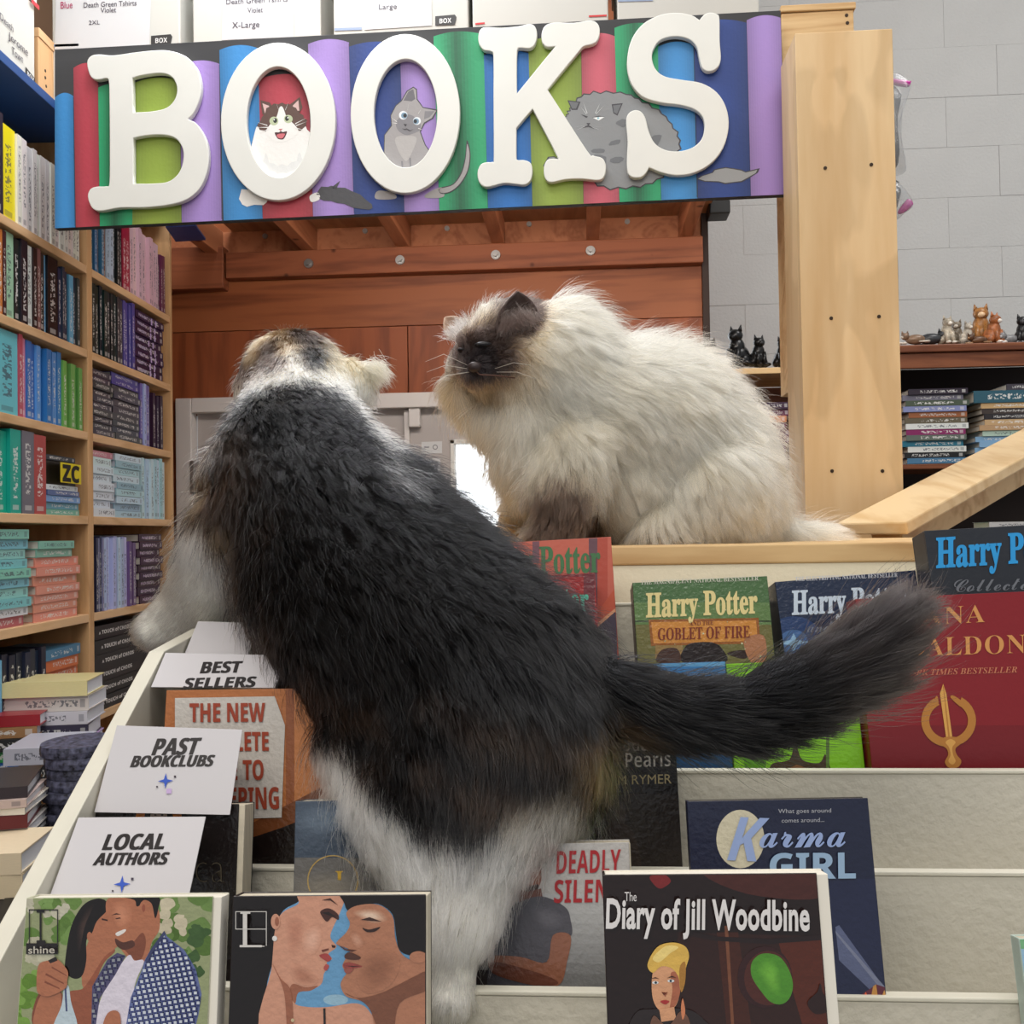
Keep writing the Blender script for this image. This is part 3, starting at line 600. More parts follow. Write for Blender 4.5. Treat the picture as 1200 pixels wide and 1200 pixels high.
# ================================================================ book makers
def cover_mat():
    m = bpy.data.materials.new('book_cover'); m.use_nodes = True; nt = m.node_tree; b = nt.nodes['Principled BSDF']
    b.inputs['Roughness'].default_value = .38
    oi = N(nt, 'ShaderNodeObjectInfo'); tc = N(nt, 'ShaderNodeTexCoord'); sep = N(nt, 'ShaderNodeSeparateXYZ'); nt.links.new(tc.outputs['Generated'], sep.inputs[0])
    def math_(op, a, b_=None, c=None):
        n = N(nt, 'ShaderNodeMath', operation=op)
        for i, q in enumerate((a, b_, c)):
            if q is None: continue
            if hasattr(q, 'links'): nt.links.new(q, n.inputs[i])
            else: n.inputs[i].default_value = q
        return n.outputs[0]
    vm = N(nt, 'ShaderNodeMapping'); vm.inputs['Scale'].default_value = (5, 0, 34); nt.links.new(tc.outputs['Generated'], vm.inputs[0])
    nz = N(nt, 'ShaderNodeTexNoise', noise_dimensions='4D'); nz.inputs['Scale'].default_value = 1; nz.inputs['Detail'].default_value = 1
    nt.links.new(vm.outputs[0], nz.inputs['Vector']); nt.links.new(math_('MULTIPLY', oi.outputs['Random'], 40.0), nz.inputs['W'])
    on = math_('GREATER_THAN', nz.outputs[0], .52)
    ax = math_('ABSOLUTE', math_('SUBTRACT', sep.outputs[0], .5)); inx = math_('LESS_THAN', ax, .22)
    z0 = math_('MULTIPLY_ADD', oi.outputs['Random'], .15, .12); zi = math_('GREATER_THAN', sep.outputs[2], z0); zj_ = math_('LESS_THAN', sep.outputs[2], math_('ADD', z0, .62))
    iny = math_('LESS_THAN', sep.outputs[1], .03)
    mk = math_('MULTIPLY', math_('MULTIPLY', math_('MULTIPLY', on, inx), math_('MULTIPLY', zi, zj_)), iny)
    foot = math_('MULTIPLY', math_('MULTIPLY', math_('LESS_THAN', sep.outputs[2], .1), math_('GREATER_THAN', sep.outputs[2], .04)), math_('MULTIPLY', iny, math_('LESS_THAN', ax, .28)))
    lum = N(nt, 'ShaderNodeRGBToBW'); nt.links.new(oi.outputs['Color'], lum.inputs[0])
    dk = math_('GREATER_THAN', lum.outputs[0], .42)
    inkc = N(nt, 'ShaderNodeMix', data_type='RGBA'); nt.links.new(dk, inkc.inputs[0]); inkc.inputs[6].default_value = (.72, .72, .70, 1); inkc.inputs[7].default_value = (.05, .06, .09, 1)
    mx = N(nt, 'ShaderNodeMix', data_type='RGBA'); nt.links.new(math_('MULTIPLY', math_('MAXIMUM', mk, math_('MULTIPLY', foot, .6)), .75), mx.inputs[0])
    nt.links.new(oi.outputs['Color'], mx.inputs[6]); nt.links.new(inkc.outputs[2], mx.inputs[7]); nt.links.new(mx.outputs[2], b.inputs['Base Color'])
    return m
M_cover = cover_mat()
M_cover_plain = mat('book_cover_plain', (255, 255, 255), .3, objcol=True, var=.06, vscale=20)
M_pages = mat('page_edges', (226, 220, 208), .8, var=.16, vscale=5, stretch=(90, 1, 1))
M_pages_w = mat('page_edges_white', (232, 236, 246), .8, var=.14, vscale=5, stretch=(90, 1, 1))
def _cover(m):
    mb = MB(); t = .07
    mb.box((0, 0, 0), (1, .02, 1)); mb.box((0, .02, 0), (t, 1, 1)); mb.box((1-t, .02, 0), (1, 1, 1)); return mb.mesh('book', m)
ME_cover, ME_cover_plain = _cover(M_cover), _cover(M_cover_plain)
ME_pages = MB().box((.07, .02, .015), (.93, .975, .985)).mesh('page_block', M_pages)
ME_pages_w = MB().box((.07, .02, .015), (.93, .975, .985)).mesh('page_block', M_pages_w)
def frame_matrix(o, x, y, z): return Matrix(((x[0], y[0], z[0], o[0]), (x[1], y[1], z[1], o[1]), (x[2], y[2], z[2], o[2]), (0, 0, 0, 1)))
def book(o, x, y, z, color, label, group, plain=False, white_pages=False):
    """o corner; x = thickness, y = spine to fore edge, z = height; vectors carry the lengths in metres"""
    b = bpy.data.objects.new('book', ME_cover_plain if plain else ME_cover); COL.objects.link(b); b.matrix_world = frame_matrix(o, x, y, z)
    b.color = (*lin(color), 1); tag(b, label, 'book', group)
    p = bpy.data.objects.new('page_block', ME_pages_w if white_pages else ME_pages); COL.objects.link(p); p.parent = b
    return b
ORD = ['first', 'second', 'third', 'fourth', 'fifth', 'sixth', 'seventh', 'eighth', 'ninth', 'tenth', 'eleventh', 'twelfth', 'thirteenth', 'fourteenth', 'fifteenth', 'sixteenth', 'seventeenth', 'eighteenth']

# ================================================================ left bookcase
BX0, BS = -1.010, .01333
VPD = (ray(616, 618)); Dv = Vector((VPD.x, VPD.y, 0)).normalized(); Nv = Vector((-Dv.y, Dv.x, 0))
Zv = Vector((0, 0, 1))
d107 = -BX0/((600-107)/1200+BS)
O_ = at(107, 630, d107); O_.z = 0
def B(a, n, z): return O_ + Dv*a + Nv*n + Zv*z
def a_of(px):    # where the vertical plane through the shelf fronts meets this column of the photograph
    r = ray(px, 630); r2 = Vector((r.x, r.y)); A = Vector((O_.x, O_.y)); det = r2.x*Dv.y-r2.y*Dv.x
    return (r2.y*A.x - r2.x*A.y)/det*1.0 if abs(det) > 1e-9 else 0
def a_of(px):
    r = ray(px, 630)  # solve t*r = O + a*D in plan
    det = r.x*(-Dv.y) + Dv.x*r.y
    t = (O_.x*(-Dv.y) + Dv.x*O_.y)/det
    return (r.y*t-O_.y)/Dv.y
def z_of(px, py, n=0):
    r = ray(px, py); p = B(a_of(px), 0, 0); t = (p.y)/r.y; return CAM.z + r.z*t
def Bbox(mb, a0, a1, n0, n1, z0, z1): return mb.hexa([B(a0, n1, z0), B(a0, n0, z0), B(a1, n0, z0), B(a1, n1, z0), B(a0, n1, z1), B(a0, n0, z1), B(a1, n0, z1), B(a1, n1, z1)])
M_bc = wood('bookcase_pine', (222, 184, 142), (200, 160, 116), 'Y', 6, .5)
M_bcz = wood('bookcase_pine_upright', (208, 166, 120), (186, 144, 100), 'Z', 6, .5)
bc = thing('bookcase', B(0, .15, 0), 'tall pine bookcase along the left side, packed with books', 'bookcase')
LV = [z_of(107, y) for y in (313, 411, 507, 605, 719, 838)]
AV = [.28]+[LV[i-1]-LV[i]-.019-.003 for i in range(1, 6)]
A0, A1 = -.62, a_of(204); DEP = .26; TH = .019
zt2 = z_of(62, 128)-.0005
def bp(name, a0, a1, n0, n1, z0, z1, m, bev=.0015): return Bbox(MB(), a0, a1, n0, n1, z0, z1).build(name, m, bc, bev)
bp('side_panel', A0-.018, A0, 0, DEP, 0, zt2, M_bcz)
bp('divider_panel', -.014, .014, 0, DEP, 0, zt2, M_bcz)
bp('side_panel', A1-.018, A1, 0, DEP, 0, zt2, M_bcz)
bp('back_panel', A0, A1, DEP, DEP+.01, 0, zt2, wood('bookcase_back', (190, 150, 108), (170, 128, 88), 'Z', 5, .6), 0)
for z in LV:
    bp('shelf', A0, -.0145, 0, DEP, z-TH, z, M_bc); bp('shelf', .0145, A1-.0185, 0, DEP, z-TH, z, M_bc)
bp('blue_top_board', A0, -.0, -.01, DEP, z_of(62, 128), z_of(62, 128)+.02, mat('blue_paint', (30, 74, 136), .5, var=.12), .001)
bp('top_rail', .0145, A1, 0, DEP, zt2+.0005, zt2+.02, M_bc)
wl = Bbox(MB(), -2.2, 1.4, DEP+.03, DEP+.08, 0, 4.6).build('wall_left', mat('wall_left_brown', (104, 80, 58), .8, var=.2, vscale=2)); tag(wl, kind='structure')
pg = thing('peg_upright', B(a_of(55), .13, 2.55), 'pine upright with peg holes left of the sign, beside the box', 'upright')
zk = z_of(55, 66)+.03
Bbox(MB(), a_of(45)+.012, a_of(64)+.05, .0, .03, zt2+.021, zk).build('upright_board', M_bcz, pg, .001); Bbox(MB(), a_of(45)+.012, a_of(64)+.05, -.002, .034, zk+.0005, zk+.02).build('cap_strip', M_bc, pg, .001)
PK_ = Plane(B(0, 0, 0), Dv, -Zv, -Nv)
for x_, y_ in ((53, 83), (53, 91), (54, 101), (54, 112)): p = PK_.px(x_, y_); MB().tube([p+Nv*.002, p-Nv*.0006], .0035, 8).build('peg_hole', M_screw, pg)
def row(bay, lvl, pxa, pxb, n, cols, h, desc, plain=False, hj=.004, dep=.14, lean=0, wp=False, start=1, n0=.004):
    sh = ('top', 'second', 'third', 'fourth', 'fifth', 'lowest')[lvl]
    a, a1 = a_of(pxa), a_of(pxb); tot = a1-a; ws = [random.uniform(.85, 1.15) for _ in range(n)]; s_ = sum(ws)
    cols = cols if isinstance(cols, list) else [cols]
    grp = '%s books on the %s shelf, %s bay' % (desc, sh, bay); out = []; h = min(h, AV[lvl]-hj)
    for i in range(n):
        t = ws[i]/s_*tot; hh = h+random.uniform(-hj, hj); c = cols[i % len(cols)]; c = tuple(max(0, min(255, v+random.uniform(-6, 6))) for v in c)
        rc = random.uniform(0, .012)+n0
        lab = '%s upright book, %s from the left, %s shelf, %s bay' % (desc, ORD[start-1+i], sh, bay) if n > 1 else '%s upright book on the %s shelf of the %s bay' % (desc, sh, bay)
        out.append(book(B(a+.0004, rc, LV[lvl]+.0002), Dv*(t-.0008), Nv*dep, Zv*hh, c, lab, grp if n > 1 else None, plain, wp)); a += t
    return out
def stack(bay, lvl, pxa, pxb, n, cols, th, desc, plain=False, dep=.14, z0=0, wp=False, n0=.004, txt=None, jit=.006, start=1, which=''):
    sh = ('top', 'second', 'third', 'fourth', 'fifth', 'lowest')[lvl]; a, a1 = a_of(pxa), a_of(pxb)
    cols = cols if isinstance(cols, list) else [cols]; z = LV[lvl]+z0; grp = '%s books stacked flat on the %s shelf, %s bay' % (desc, sh, bay); out = []; th = min(th, (AV[lvl]-z0)/n/1.05)
    for i in range(n):
        c = tuple(max(0, min(255, v+random.uniform(-5, 5))) for v in cols[i % len(cols)]); t = th*random.uniform(.94, 1.05); j = random.uniform(-jit, jit); rc = n0+random.uniform(0, .01)
        lab = '%s flat book, %s from bottom, %s shelf, %s bay' % (desc, ORD[start-1+i], sh, bay) if n > 1 else '%s flat book on the %s shelf of the %s bay' % (desc, sh, bay)
        bk = book(B(a1+j, rc, z+.0002), Zv*(t-.0006), Nv*dep, -Dv*(a1-a), c, lab, grp if n > 1 else None, plain, wp); out.append(bk)
        if txt:
            P_ = Plane(B(a+j, rc, z+t), Dv, -Zv, -Nv)
            for (s_, u, w_, hgt, cc) in txt: text_uv('spine_title', s_, P_, (a1-a)*u, t*.5+hgt*t*.5, (a1-a)*w_, hgt*t, ink(cc), bk, bold=.01)
        z += t
    return out, z
NE, FA = 'nearer', 'farther'
# nearer bay, top shelf
row(NE, 0, -60, 9, 5, (52, 48, 58), .205, 'charcoal spined')
row(NE, 0, 9, 25, 1, (236, 216, 30), .19, 'bright yellow spined')
for b in row(NE, 0, 25, 103, 16, (224, 222, 220), .183, 'white black-lettered', hj=.002): pass
# second shelf
row(NE, 1, -50, 4, 4, (220, 220, 214), .17, 'off-white'); row(NE, 1, 4, 13, 2, [(196, 120, 60), (60, 40, 34)], .17, 'orange and brown')
row(NE, 1, 13, 23, 1, (150, 196, 170), .182, 'pale green'); row(NE, 1, 23, 37, 2, (26, 30, 40), .178, 'black'); row(NE, 1, 37, 43, 1, (214, 220, 222), .17, 'white and black')
row(NE, 1, 43, 52, 2, [(40, 28, 30), (130, 92, 86)], .17, 'maroon'); row(NE, 1, 52, 57, 1, (44, 44, 48), .168, 'charcoal'); row(NE, 1, 57, 62, 1, (108, 178, 214), .17, 'sky blue')
row(NE, 1, 62, 74, 1, (18, 18, 22), .17, 'thick black yellow-marked'); row(NE, 1, 74, 87, 4, (34, 46, 76), .16, 'navy blue'); row(NE, 1, 87, 92, 1, (96, 172, 206), .16, 'light blue'); row(NE, 1, 92, 99, 2, (50, 54, 60), .16, 'dark slate')
# third
row(NE, 2, -50, 27, 3, [(96, 190, 196), (112, 196, 176)], .185, 'teal patterned wide', wp=True); row(NE, 2, 27, 37, 2, [(178, 74, 92), (206, 132, 158)], .165, 'rose pink')
row(NE, 2, 37, 78, 8, [(50, 112, 184), (40, 100, 176), (92, 150, 208), (60, 122, 190)], .16, 'cobalt blue'); row(NE, 2, 78, 102, 5, [(108, 168, 86), (84, 150, 64)], .148, 'leaf green')
# fourth
row(NE, 3, -50, 28, 5, (16, 160, 140), .165, 'bright teal'); row(NE, 3, 29, 43, 1, (112, 106, 116), .18, 'tall grey'); row(NE, 3, 43, 57, 1, (166, 64, 66), .178, 'tall brick red')
o_, z = stack(NE, 3, 58, 99, 3, [(110, 178, 156), (96, 160, 190), (110, 160, 206)], .014, 'green-blue', start=1)
z0 = z-LV[3]; o_, z = stack(NE, 3, 58, 95, 2, [(84, 110, 150), (214, 220, 232)], .012, 'slate and white', z0=z0, start=4)
z0 = z-LV[3]; o_, z = stack(NE, 3, 58, 95, 1, [(24, 20, 16)], .05, 'thick black and yellow', z0=z0, plain=True)
P_ = Plane(B(a_of(58), .003, z), Dv, -Zv, -Nv); bk = o_[0]; L_ = a_of(95)-a_of(58)
def panel_uv(name, P, u0, u1, v0, v1, c, parent, off=.0006):
    me = MB().add([P.uv(u0, v1, off), P.uv(u1, v1, off), P.uv(u1, v0, off), P.uv(u0, v0, off)], [(0, 1, 2, 3)])
    return me.build(name, ink(c), parent)
panel_uv('spine_panel', P_, L_*.3, L_*.97, .003, .047, (222, 204, 26), bk, .006); text_uv('spine_title', '𝗭𝗖', P_, L_*.36, .043, L_*.55, .034, ink((16, 14, 14)), bk, off=.0068, bold=.03)
z0 = z-LV[3]; stack(NE, 3, 58, 92, 1, [(44, 46, 64)], .012, 'dark blue topmost', z0=z0)
# fifth
o_, z = stack(NE, 4, -20, 36, 1, [(176, 96, 104)], .02, 'rose red bottom'); o_, z = stack(NE, 4, -20, 36, 1, [(226, 232, 236)], .018, 'white second', z0=z-LV[4]); o_, z = stack(NE, 4, -22, 38, 8, [(126, 192, 200), (140, 200, 190), (124, 190, 206), (132, 196, 184)], .0205, 'aqua', z0=z-LV[4], start=3, wp=True)
o_, z = stack(NE, 4, 47, 97, 7, (222, 146, 124), .0195, 'salmon pink'); stack(NE, 4, 47, 88, 2, (132, 186, 166), .018, 'sea green', z0=z-LV[4], start=8)
# lowest
row(NE, 5, -20, 10, 3, (110, 176, 214), .17, 'sky blue'); row(NE, 5, 10, 56, 7, (26, 32, 54), .18, 'navy')
o_, z = stack(NE, 5, 57, 95, 4, (24, 26, 28), .026, 'black yellow-titled', txt=[('𝗧𝗛𝗘 𝗡𝗘𝗧', .08, .38, .34, (200, 196, 70))]); o_, z = stack(NE, 5, 57, 96, 2, (216, 112, 62), .024, 'orange', z0=z-LV[5], start=5); stack(NE, 5, 57, 97, 1, (70, 120, 160), .022, 'blue topmost', z0=z-LV[5])
# farther bay
row(FA, 0, 112, 130, 6, [(40, 90, 120), (60, 120, 156), (120, 70, 50)], .19, 'blue and brown'); row(FA, 0, 130, 138, 2, (170, 186, 214), .185, 'pale blue'); row(FA, 0, 138, 150, 5, (28, 28, 36), .18, 'black'); row(FA, 0, 150, 160, 2, (168, 36, 66), .18, 'crimson')
row(FA, 0, 160, 192, 10, (222, 188, 200), .188, 'pink-white', plain=False); row(FA, 0, 192, 199, 3, (104, 46, 76), .165, 'plum')
row(FA, 1, 113, 144, 9, (20, 38, 40), .178, 'black gold-banded'); row(FA, 1, 144, 150, 2, (60, 60, 66), .17, 'grey'); row(FA, 1, 150, 162, 4, (78, 72, 140), .17, 'violet blue')
stack(FA, 1, 163, 196, 8, (44, 28, 66), .0205, 'dark purple', txt=[('𝗡𝗶𝗴𝗵𝘁', .1, .3, .35, (190, 180, 214)), ('▮▮', .52, .2, .6, (186, 170, 216))])
o_, z = stack(FA, 2, 112, 137, 10, (62, 60, 72), .018, 'dark grey'); o_, z = stack(FA, 2, 138, 169, 8, (70, 68, 80), .017, 'charcoal'); stack(FA, 2, 137, 168, 2, (74, 74, 150), .02, 'indigo', z0=z-LV[2], start=9)
row(FA, 2, 170, 182, 4, [(104, 96, 168), (170, 176, 216)], .165, 'lavender blue'); row(FA, 2, 185, 194, 3, (48, 26, 52), .15, 'dark plum')
o_, z = stack(FA, 3, 112, 137, 7, (212, 226, 236), .021, 'pale blue-white', wp=True); stack(FA, 3, 112, 138, 1, (196, 130, 146), .016, 'pink topmost', z0=z-LV[3]); stack(FA, 3, 140, 170, 9, [(178, 214, 230), (150, 190, 206), (200, 226, 238)], .018, 'ice blue', wp=True)
row(FA, 3, 173, 197, 7, [(196, 222, 232), (170, 206, 220)], .165, 'ice white', wp=True)
row(FA, 4, 115, 124, 4, [(40, 44, 80), (120, 124, 160)], .178, 'navy and grey'); row(FA, 4, 124, 154, 9, [(176, 186, 226), (150, 160, 206), (196, 204, 234)], .176, 'lilac'); row(FA, 4, 154, 163, 3, (108, 84, 132), .165, 'mauve')
stack(FA, 4, 166, 192, 9, (58, 30, 58), .0205, 'plum black', txt=[('𝗡𝗢𝗩𝗔 𝗟', .12, .6, .3, (196, 176, 206))])
stack(FA, 5, 108, 180, 6, (30, 27, 30), .0345, 'thick black reddish-ended', txt=[('ᴀ 𝗧𝗢𝗨𝗖𝗛 𝗼𝗳 𝗖𝗛𝗔𝗢𝗦', .17, .5, .26, (226, 224, 222))], dep=.15, plain=True, jit=.004)
row(FA, 5, 181, 196, 2, (150, 120, 190), .16, 'lilac low'); stack(FA, 5, 116, 150, 1, (180, 206, 236), .016, 'pale blue lying', z0=.212)

# ================================================================ storage boxes above the sign and over the blue board
M_box = mat('box_card', (198, 197, 190), .7, var=.05, vscale=5); M_label = ink((214, 214, 213)); M_pen = ink((70, 64, 76)); M_pen2 = ink((170, 40, 90)); M_badge = ink((50, 48, 48)); M_redink = ink((200, 40, 44))
YBX = 2.13
def crate(xa, xb, texts, paper, label, badge=None, reds=None, strip=None):
    a, b = at_y(xa, 40, YBX).x, at_y(xb, 30, YBX).x; bz = ZDK+.001
    r = thing('storage_box', ((a+b)/2, YBX+.1, bz), label, 'box', 'white storage boxes above the sign')
    boxo('box_body', (a, YBX, bz), (b, YBX+.22, bz+.25), M_box, r, .003); boxo('box_lid', (a-.004, YBX-.004, bz+.251), (b+.004, YBX+.224, bz+.29), M_box, r, .003)
    P = Plane((a, YBX, bz), (1, 0, 0), (0, 0, -1), (0, -1, 0))
    if paper: art('paper_label', P, [((202, 202, 203), paper)], M_print, r, base=.0015)
    for s_, x, y, w_, h_, c in texts: text('handwriting', s_, P, (x, y), (x+w_, y-w_*.045), (x, y-h_), c, r, bold=.003, off=.0024)
    if badge: x, y = badge; art('box_badge', P, [((46, 44, 44), [(x, y-8), (x+23, y-10), (x+25, y-7), (x+23, y+2), (x, y+3)])], M_print, r, base=.0015); text('badge_text', '𝗕𝗢𝗫', P, (x+5, y+.5), (x+19, y-.5), (x+5, y-5), M_label, r, off=.0026)
    for q in reds or (): art('red_mark', P, [((196, 40, 44), [(q[0], q[1]), (q[2], q[1]-1), (q[2], q[1]-3), (q[0], q[1]-2)])], M_print, r, base=.0015)
    if strip: x0, x1, y = strip; art('blue_strip', P, [((140, 156, 184), [(x0, y), (x1, y-1), (x1, y-4), (x0, y-3)])], M_print, r, base=.0015)
crate(61, 211, [('Blue', 71, 10, 14, 8, M_pen2), ('Death Green Tshirts', 98, 9, 62, 6, M_pen), ('Violet', 118, 15, 18, 6, M_pen), ('2XL', 104, 29, 13, 5, M_pen)], [(66, -30), (178, -35), (175, 53), (64, 58)], 'storage box marked 2XL, leftmost above the sign', badge=(177, 50), strip=(62, 92, 55))
crate(226, 376, [('Death Green Tshirts', 265, 5, 72, 6, M_pen), ('Violet', 290, 15, 18, 6, M_pen), ('X-Large', 272, 33, 32, 7, M_pen)], [(262, -30), (345, -33), (344, 43), (260, 47)], 'storage box marked X-Large, second from left above the sign')
crate(391, 549, [('Large', 444, 11, 21, 6, M_pen)], [(425, -30), (505, -33), (506, 30), (427, 35)], 'storage box marked Large, third from left above the sign', badge=(510, 27), strip=(392, 424, 36))
crate(554, 713, [('Violet', 590, -4, 22, 6, M_pen)], None, 'storage box with red corner marks, fourth from left above the sign', reds=[(557, 29, 568), (690, 20, 711)])
crate(724, 890, [('Small', 800, -5, 22, 6, M_pen)], None, 'storage box with blue strip, rightmost above the sign', strip=(724, 765, 2))
# box on the blue board
bz = z_of(62, 128)+.021
lb = thing('storage_box', B(-.2, .12, bz), 'white storage box with handwriting on the blue board, top left', 'box')
ab = a_of(44)
Bbox(MB(), ab-.42, ab, .0, .22, bz, bz+.17).build('box_body', M_box, lb, .003); Bbox(MB(), ab-.424, ab+.004, -.004, .224, bz+.171, bz+.225).build('box_lid', M_box, lb, .003)
PL = Plane(B(ab, 0, bz), Dv, -Zv, -Nv)
for s_, x, y, x2, y2, h_ in (('Jerome', 10, 45, 33, 66, 9), ('Town', 14, 63, 27, 74, 9), ('Death', 0, 22, 16, 38, 8)): text('handwriting', s_, PL, (x, y), (x2, y2), (x, y-h_), M_pen, lb, bold=.003, off=.002)
art('box_badge', PL, [((46, 44, 44), [(30, 78), (41, 92), (41, 101), (30, 90)])], M_print, lb, base=.0012); text('badge_text', '𝗕𝗢𝗫', PL, (32, 88), (40, 97), (32, 83), M_label, lb, off=.002)
art('red_mark', PL, [((206, 50, 60), [(37, -2), (46, 7), (46, 12), (37, 3)])], M_print, lb, base=.0058)

# ================================================================ table of stacked books at the lower left
TZ = 1.6-.455
M_tab = mat('black_table', (22, 22, 26), .5, var=.2)
xa = at_z(56, 1000, TZ)
tb = thing('display_table', (-.7, 1.7, 0), 'black display table under the book stacks at the lower left', 'table')
q = [at_z(-130, 1190, TZ), at_z(-4, 1190, TZ), at_z(140, 880, TZ), at_z(40, 880, TZ)]
q = [Vector((-.86, 1.02, TZ)), Vector((-.43, 1.02, TZ)), Vector((-.43, 2.25, TZ)), Vector((-.86, 2.25, TZ))]
dn = Vector((0, 0, -.02)); MB().hexa([p+dn for p in q]+q).build('tabletop', M_tab, tb, .002)
lg = MB
for x, y in ((-.84, 1.05), (-.47, 1.05), (-.84, 2.2), (-.47, 2.2)): boxo('leg', (x, y, 0), (x+.03, y+.03, TZ-.021), M_tab, tb, .002)
MT = (-.86, -.43)
PT = Plane((0, 0, TZ), (1, 0, 0), (0, -1, 0), (0, 0, 1))
bn = thing('black_banner', at_z(20, 1080, TZ), 'black banner with white lettering Paper, lying on the table corner', 'banner')
tq = [PT.px(-20, 1075), PT.px(42, 1010), PT.px(62, 1020), PT.px(12, 1120), PT.px(-20, 1140)]
text('banner_text', '𝗣𝗮𝗽𝗲𝗿 𝗕', PT, (-14, 1110), (44, 1067), (-22, 1094), ink((224, 224, 226)), bn, off=.003)
bnm = MB().hexa([PT.px(-40, 1180, .0003), PT.px(20, 1150, .0003), PT.px(66, 1015, .0003), PT.px(10, 1040, .0003), PT.px(-40, 1180, .0018), PT.px(20, 1150, .0018), PT.px(66, 1015, .0018), PT.px(10, 1040, .0018)]); bnm.build('banner_sheet', M_black, bn)
def pile(px, py, ang, specs, where):
    """flat books piled on the table; (px,py) = where the near right corner of the pile meets the table. specs bottom to top"""
    c = at_z(px, py, TZ); z = TZ+.0006; out = []
    for i, (t, L, W, col, desc, kind) in enumerate(specs):
        a = R(ang+random.uniform(-5, 5)); u = Vector((math.cos(a), math.sin(a), 0)); v = Vector((-math.sin(a), math.cos(a), 0))
        j = Vector((random.uniform(-.006, .004), random.uniform(-.004, .006), 0))
        p = c+j; p.z = z
        # spine faces the camera along -u, fore/head edge faces right
        o = p - u*L; bk = book(o+Zv*(t-.0006), -Zv*(t-.0006), v*W, u*L, col, '%s, %s' % (desc, where), None, kind == 'p', True) if False else book(p, Zv*(t-.0006), v*W, -u*L, col, '%s, %s' % (desc, where), None, kind == 'p', True)
        z += t; out.append((bk, p, u, v, t))
    return out
pA = pile(46, 915, 14, [(0.016, .2, .13, (206, 44, 50), 'red book at the bottom', ''), (0.021, .2, .135, (34, 96, 168), 'blue-spined cream book', ''), (0.021, .2, .13, (28, 140, 70), 'bright green book', ''), (0.024, .2, .14, (24, 26, 28), 'black book', ''), (0.021, .21, .12, (150, 110, 70), 'tan book', ''), (0.022, .22, .15, (150, 30, 40), 'crimson book on top', 'p')], 'tall middle pile on the table')
pB = pile(33, 1022, 16, [(0.011, .18, .13, (24, 84, 50), 'dark green book at the bottom', 'p'), (0.016, .19, .13, (28, 60, 120), 'navy book', 'p'), (0.009, .2, .135, (40, 40, 48), 'thin black book', ''), (0.010, .2, .13, (34, 38, 46), 'charcoal book', ''), (0.014, .2, .13, (196, 192, 188), 'pale grey book', ''), (0.019, .2, .13, (96, 28, 34), 'maroon gold-ended book', 'p'), (0.010, .2, .135, (222, 216, 204), 'cream book', 'p'), (0.012, .19, .125, (196, 176, 170), 'dusty pink book', ''), (0.016, .21, .14, (56, 48, 52), 'dark book on top', 'p')], 'nearest tall pile on the table')
pC = pile(24, 1052, 10, [(.03, .18, .12, (232, 214, 180), 'cream book at the bottom', 'p'), (.028, .18, .12, (236, 218, 186), 'cream book on top', 'p')], 'short pile at the left edge')
pD = pile(104, 905, 10, [(.034, .15, .13, (150, 140, 190), 'lilac book at the bottom', ''), (.03, .15, .13, (188, 160, 206), 'pale violet book', ''), (.03, .15, .13, (60, 56, 76), 'slate book', ''), (.026, .16, .14, (206, 204, 212), 'pale grey book', ''), (.03, .16, .14, (214, 206, 200), 'greyish book with red mark', ''), (.03, .2, .13, (230, 218, 160), 'pale yellow book on top', 'p')], 'farthest pile on the table')
pE = pile(88, 935, 12, [(.03, .1, .14, (40, 44, 90), 'navy book at the bottom', ''), (.03, .1, .15, (24, 24, 28), 'black book', ''), (.03, .12, .15, (182, 184, 198), 'grey book on top', '')], 'low pile between the tall ones')
M_spark = mat('sprayed_edges', (104, 106, 132), .5, c2=(14, 14, 20), vscale=130)
for k in range(9):
    c = at_z(98, 985-4, TZ)+Vector((random.uniform(-.004, .004), random.uniform(-.004, .004), .0006+k*.0165))
    o = MB(); n = 20; rr = .058
    pts = [Vector((rr*math.cos(t)*(1 if abs(math.cos(t)) < .8 else .95), rr*1.1*math.sin(t), 0)) for t in [2*math.pi*i/n for i in range(n)]]
    o.add([c+p for p in pts]+[c+p*1.02+Vector((0, 0, .008)) for p in pts]+[c+p+Vector((0, 0, .0158)) for p in pts], [tuple(range(n))[::-1], tuple(range(2*n, 3*n))]+[(i+j*n, (i+1) % n+j*n, (i+1) % n+(j+1)*n, i+(j+1)*n) for i in range(n) for j in (0, 1)])
    o = o.build('woven_coaster', M_spark); tag(o, 'dark speckled round coaster, %s from bottom of the stack beside the rack' % ORD[k], 'coaster', 'dark speckled coasters stacked beside the rack')
P_ = Plane(pA[-1][1]+Zv*pA[-1][4], pA[-1][2], -Zv, -pA[-1][3])
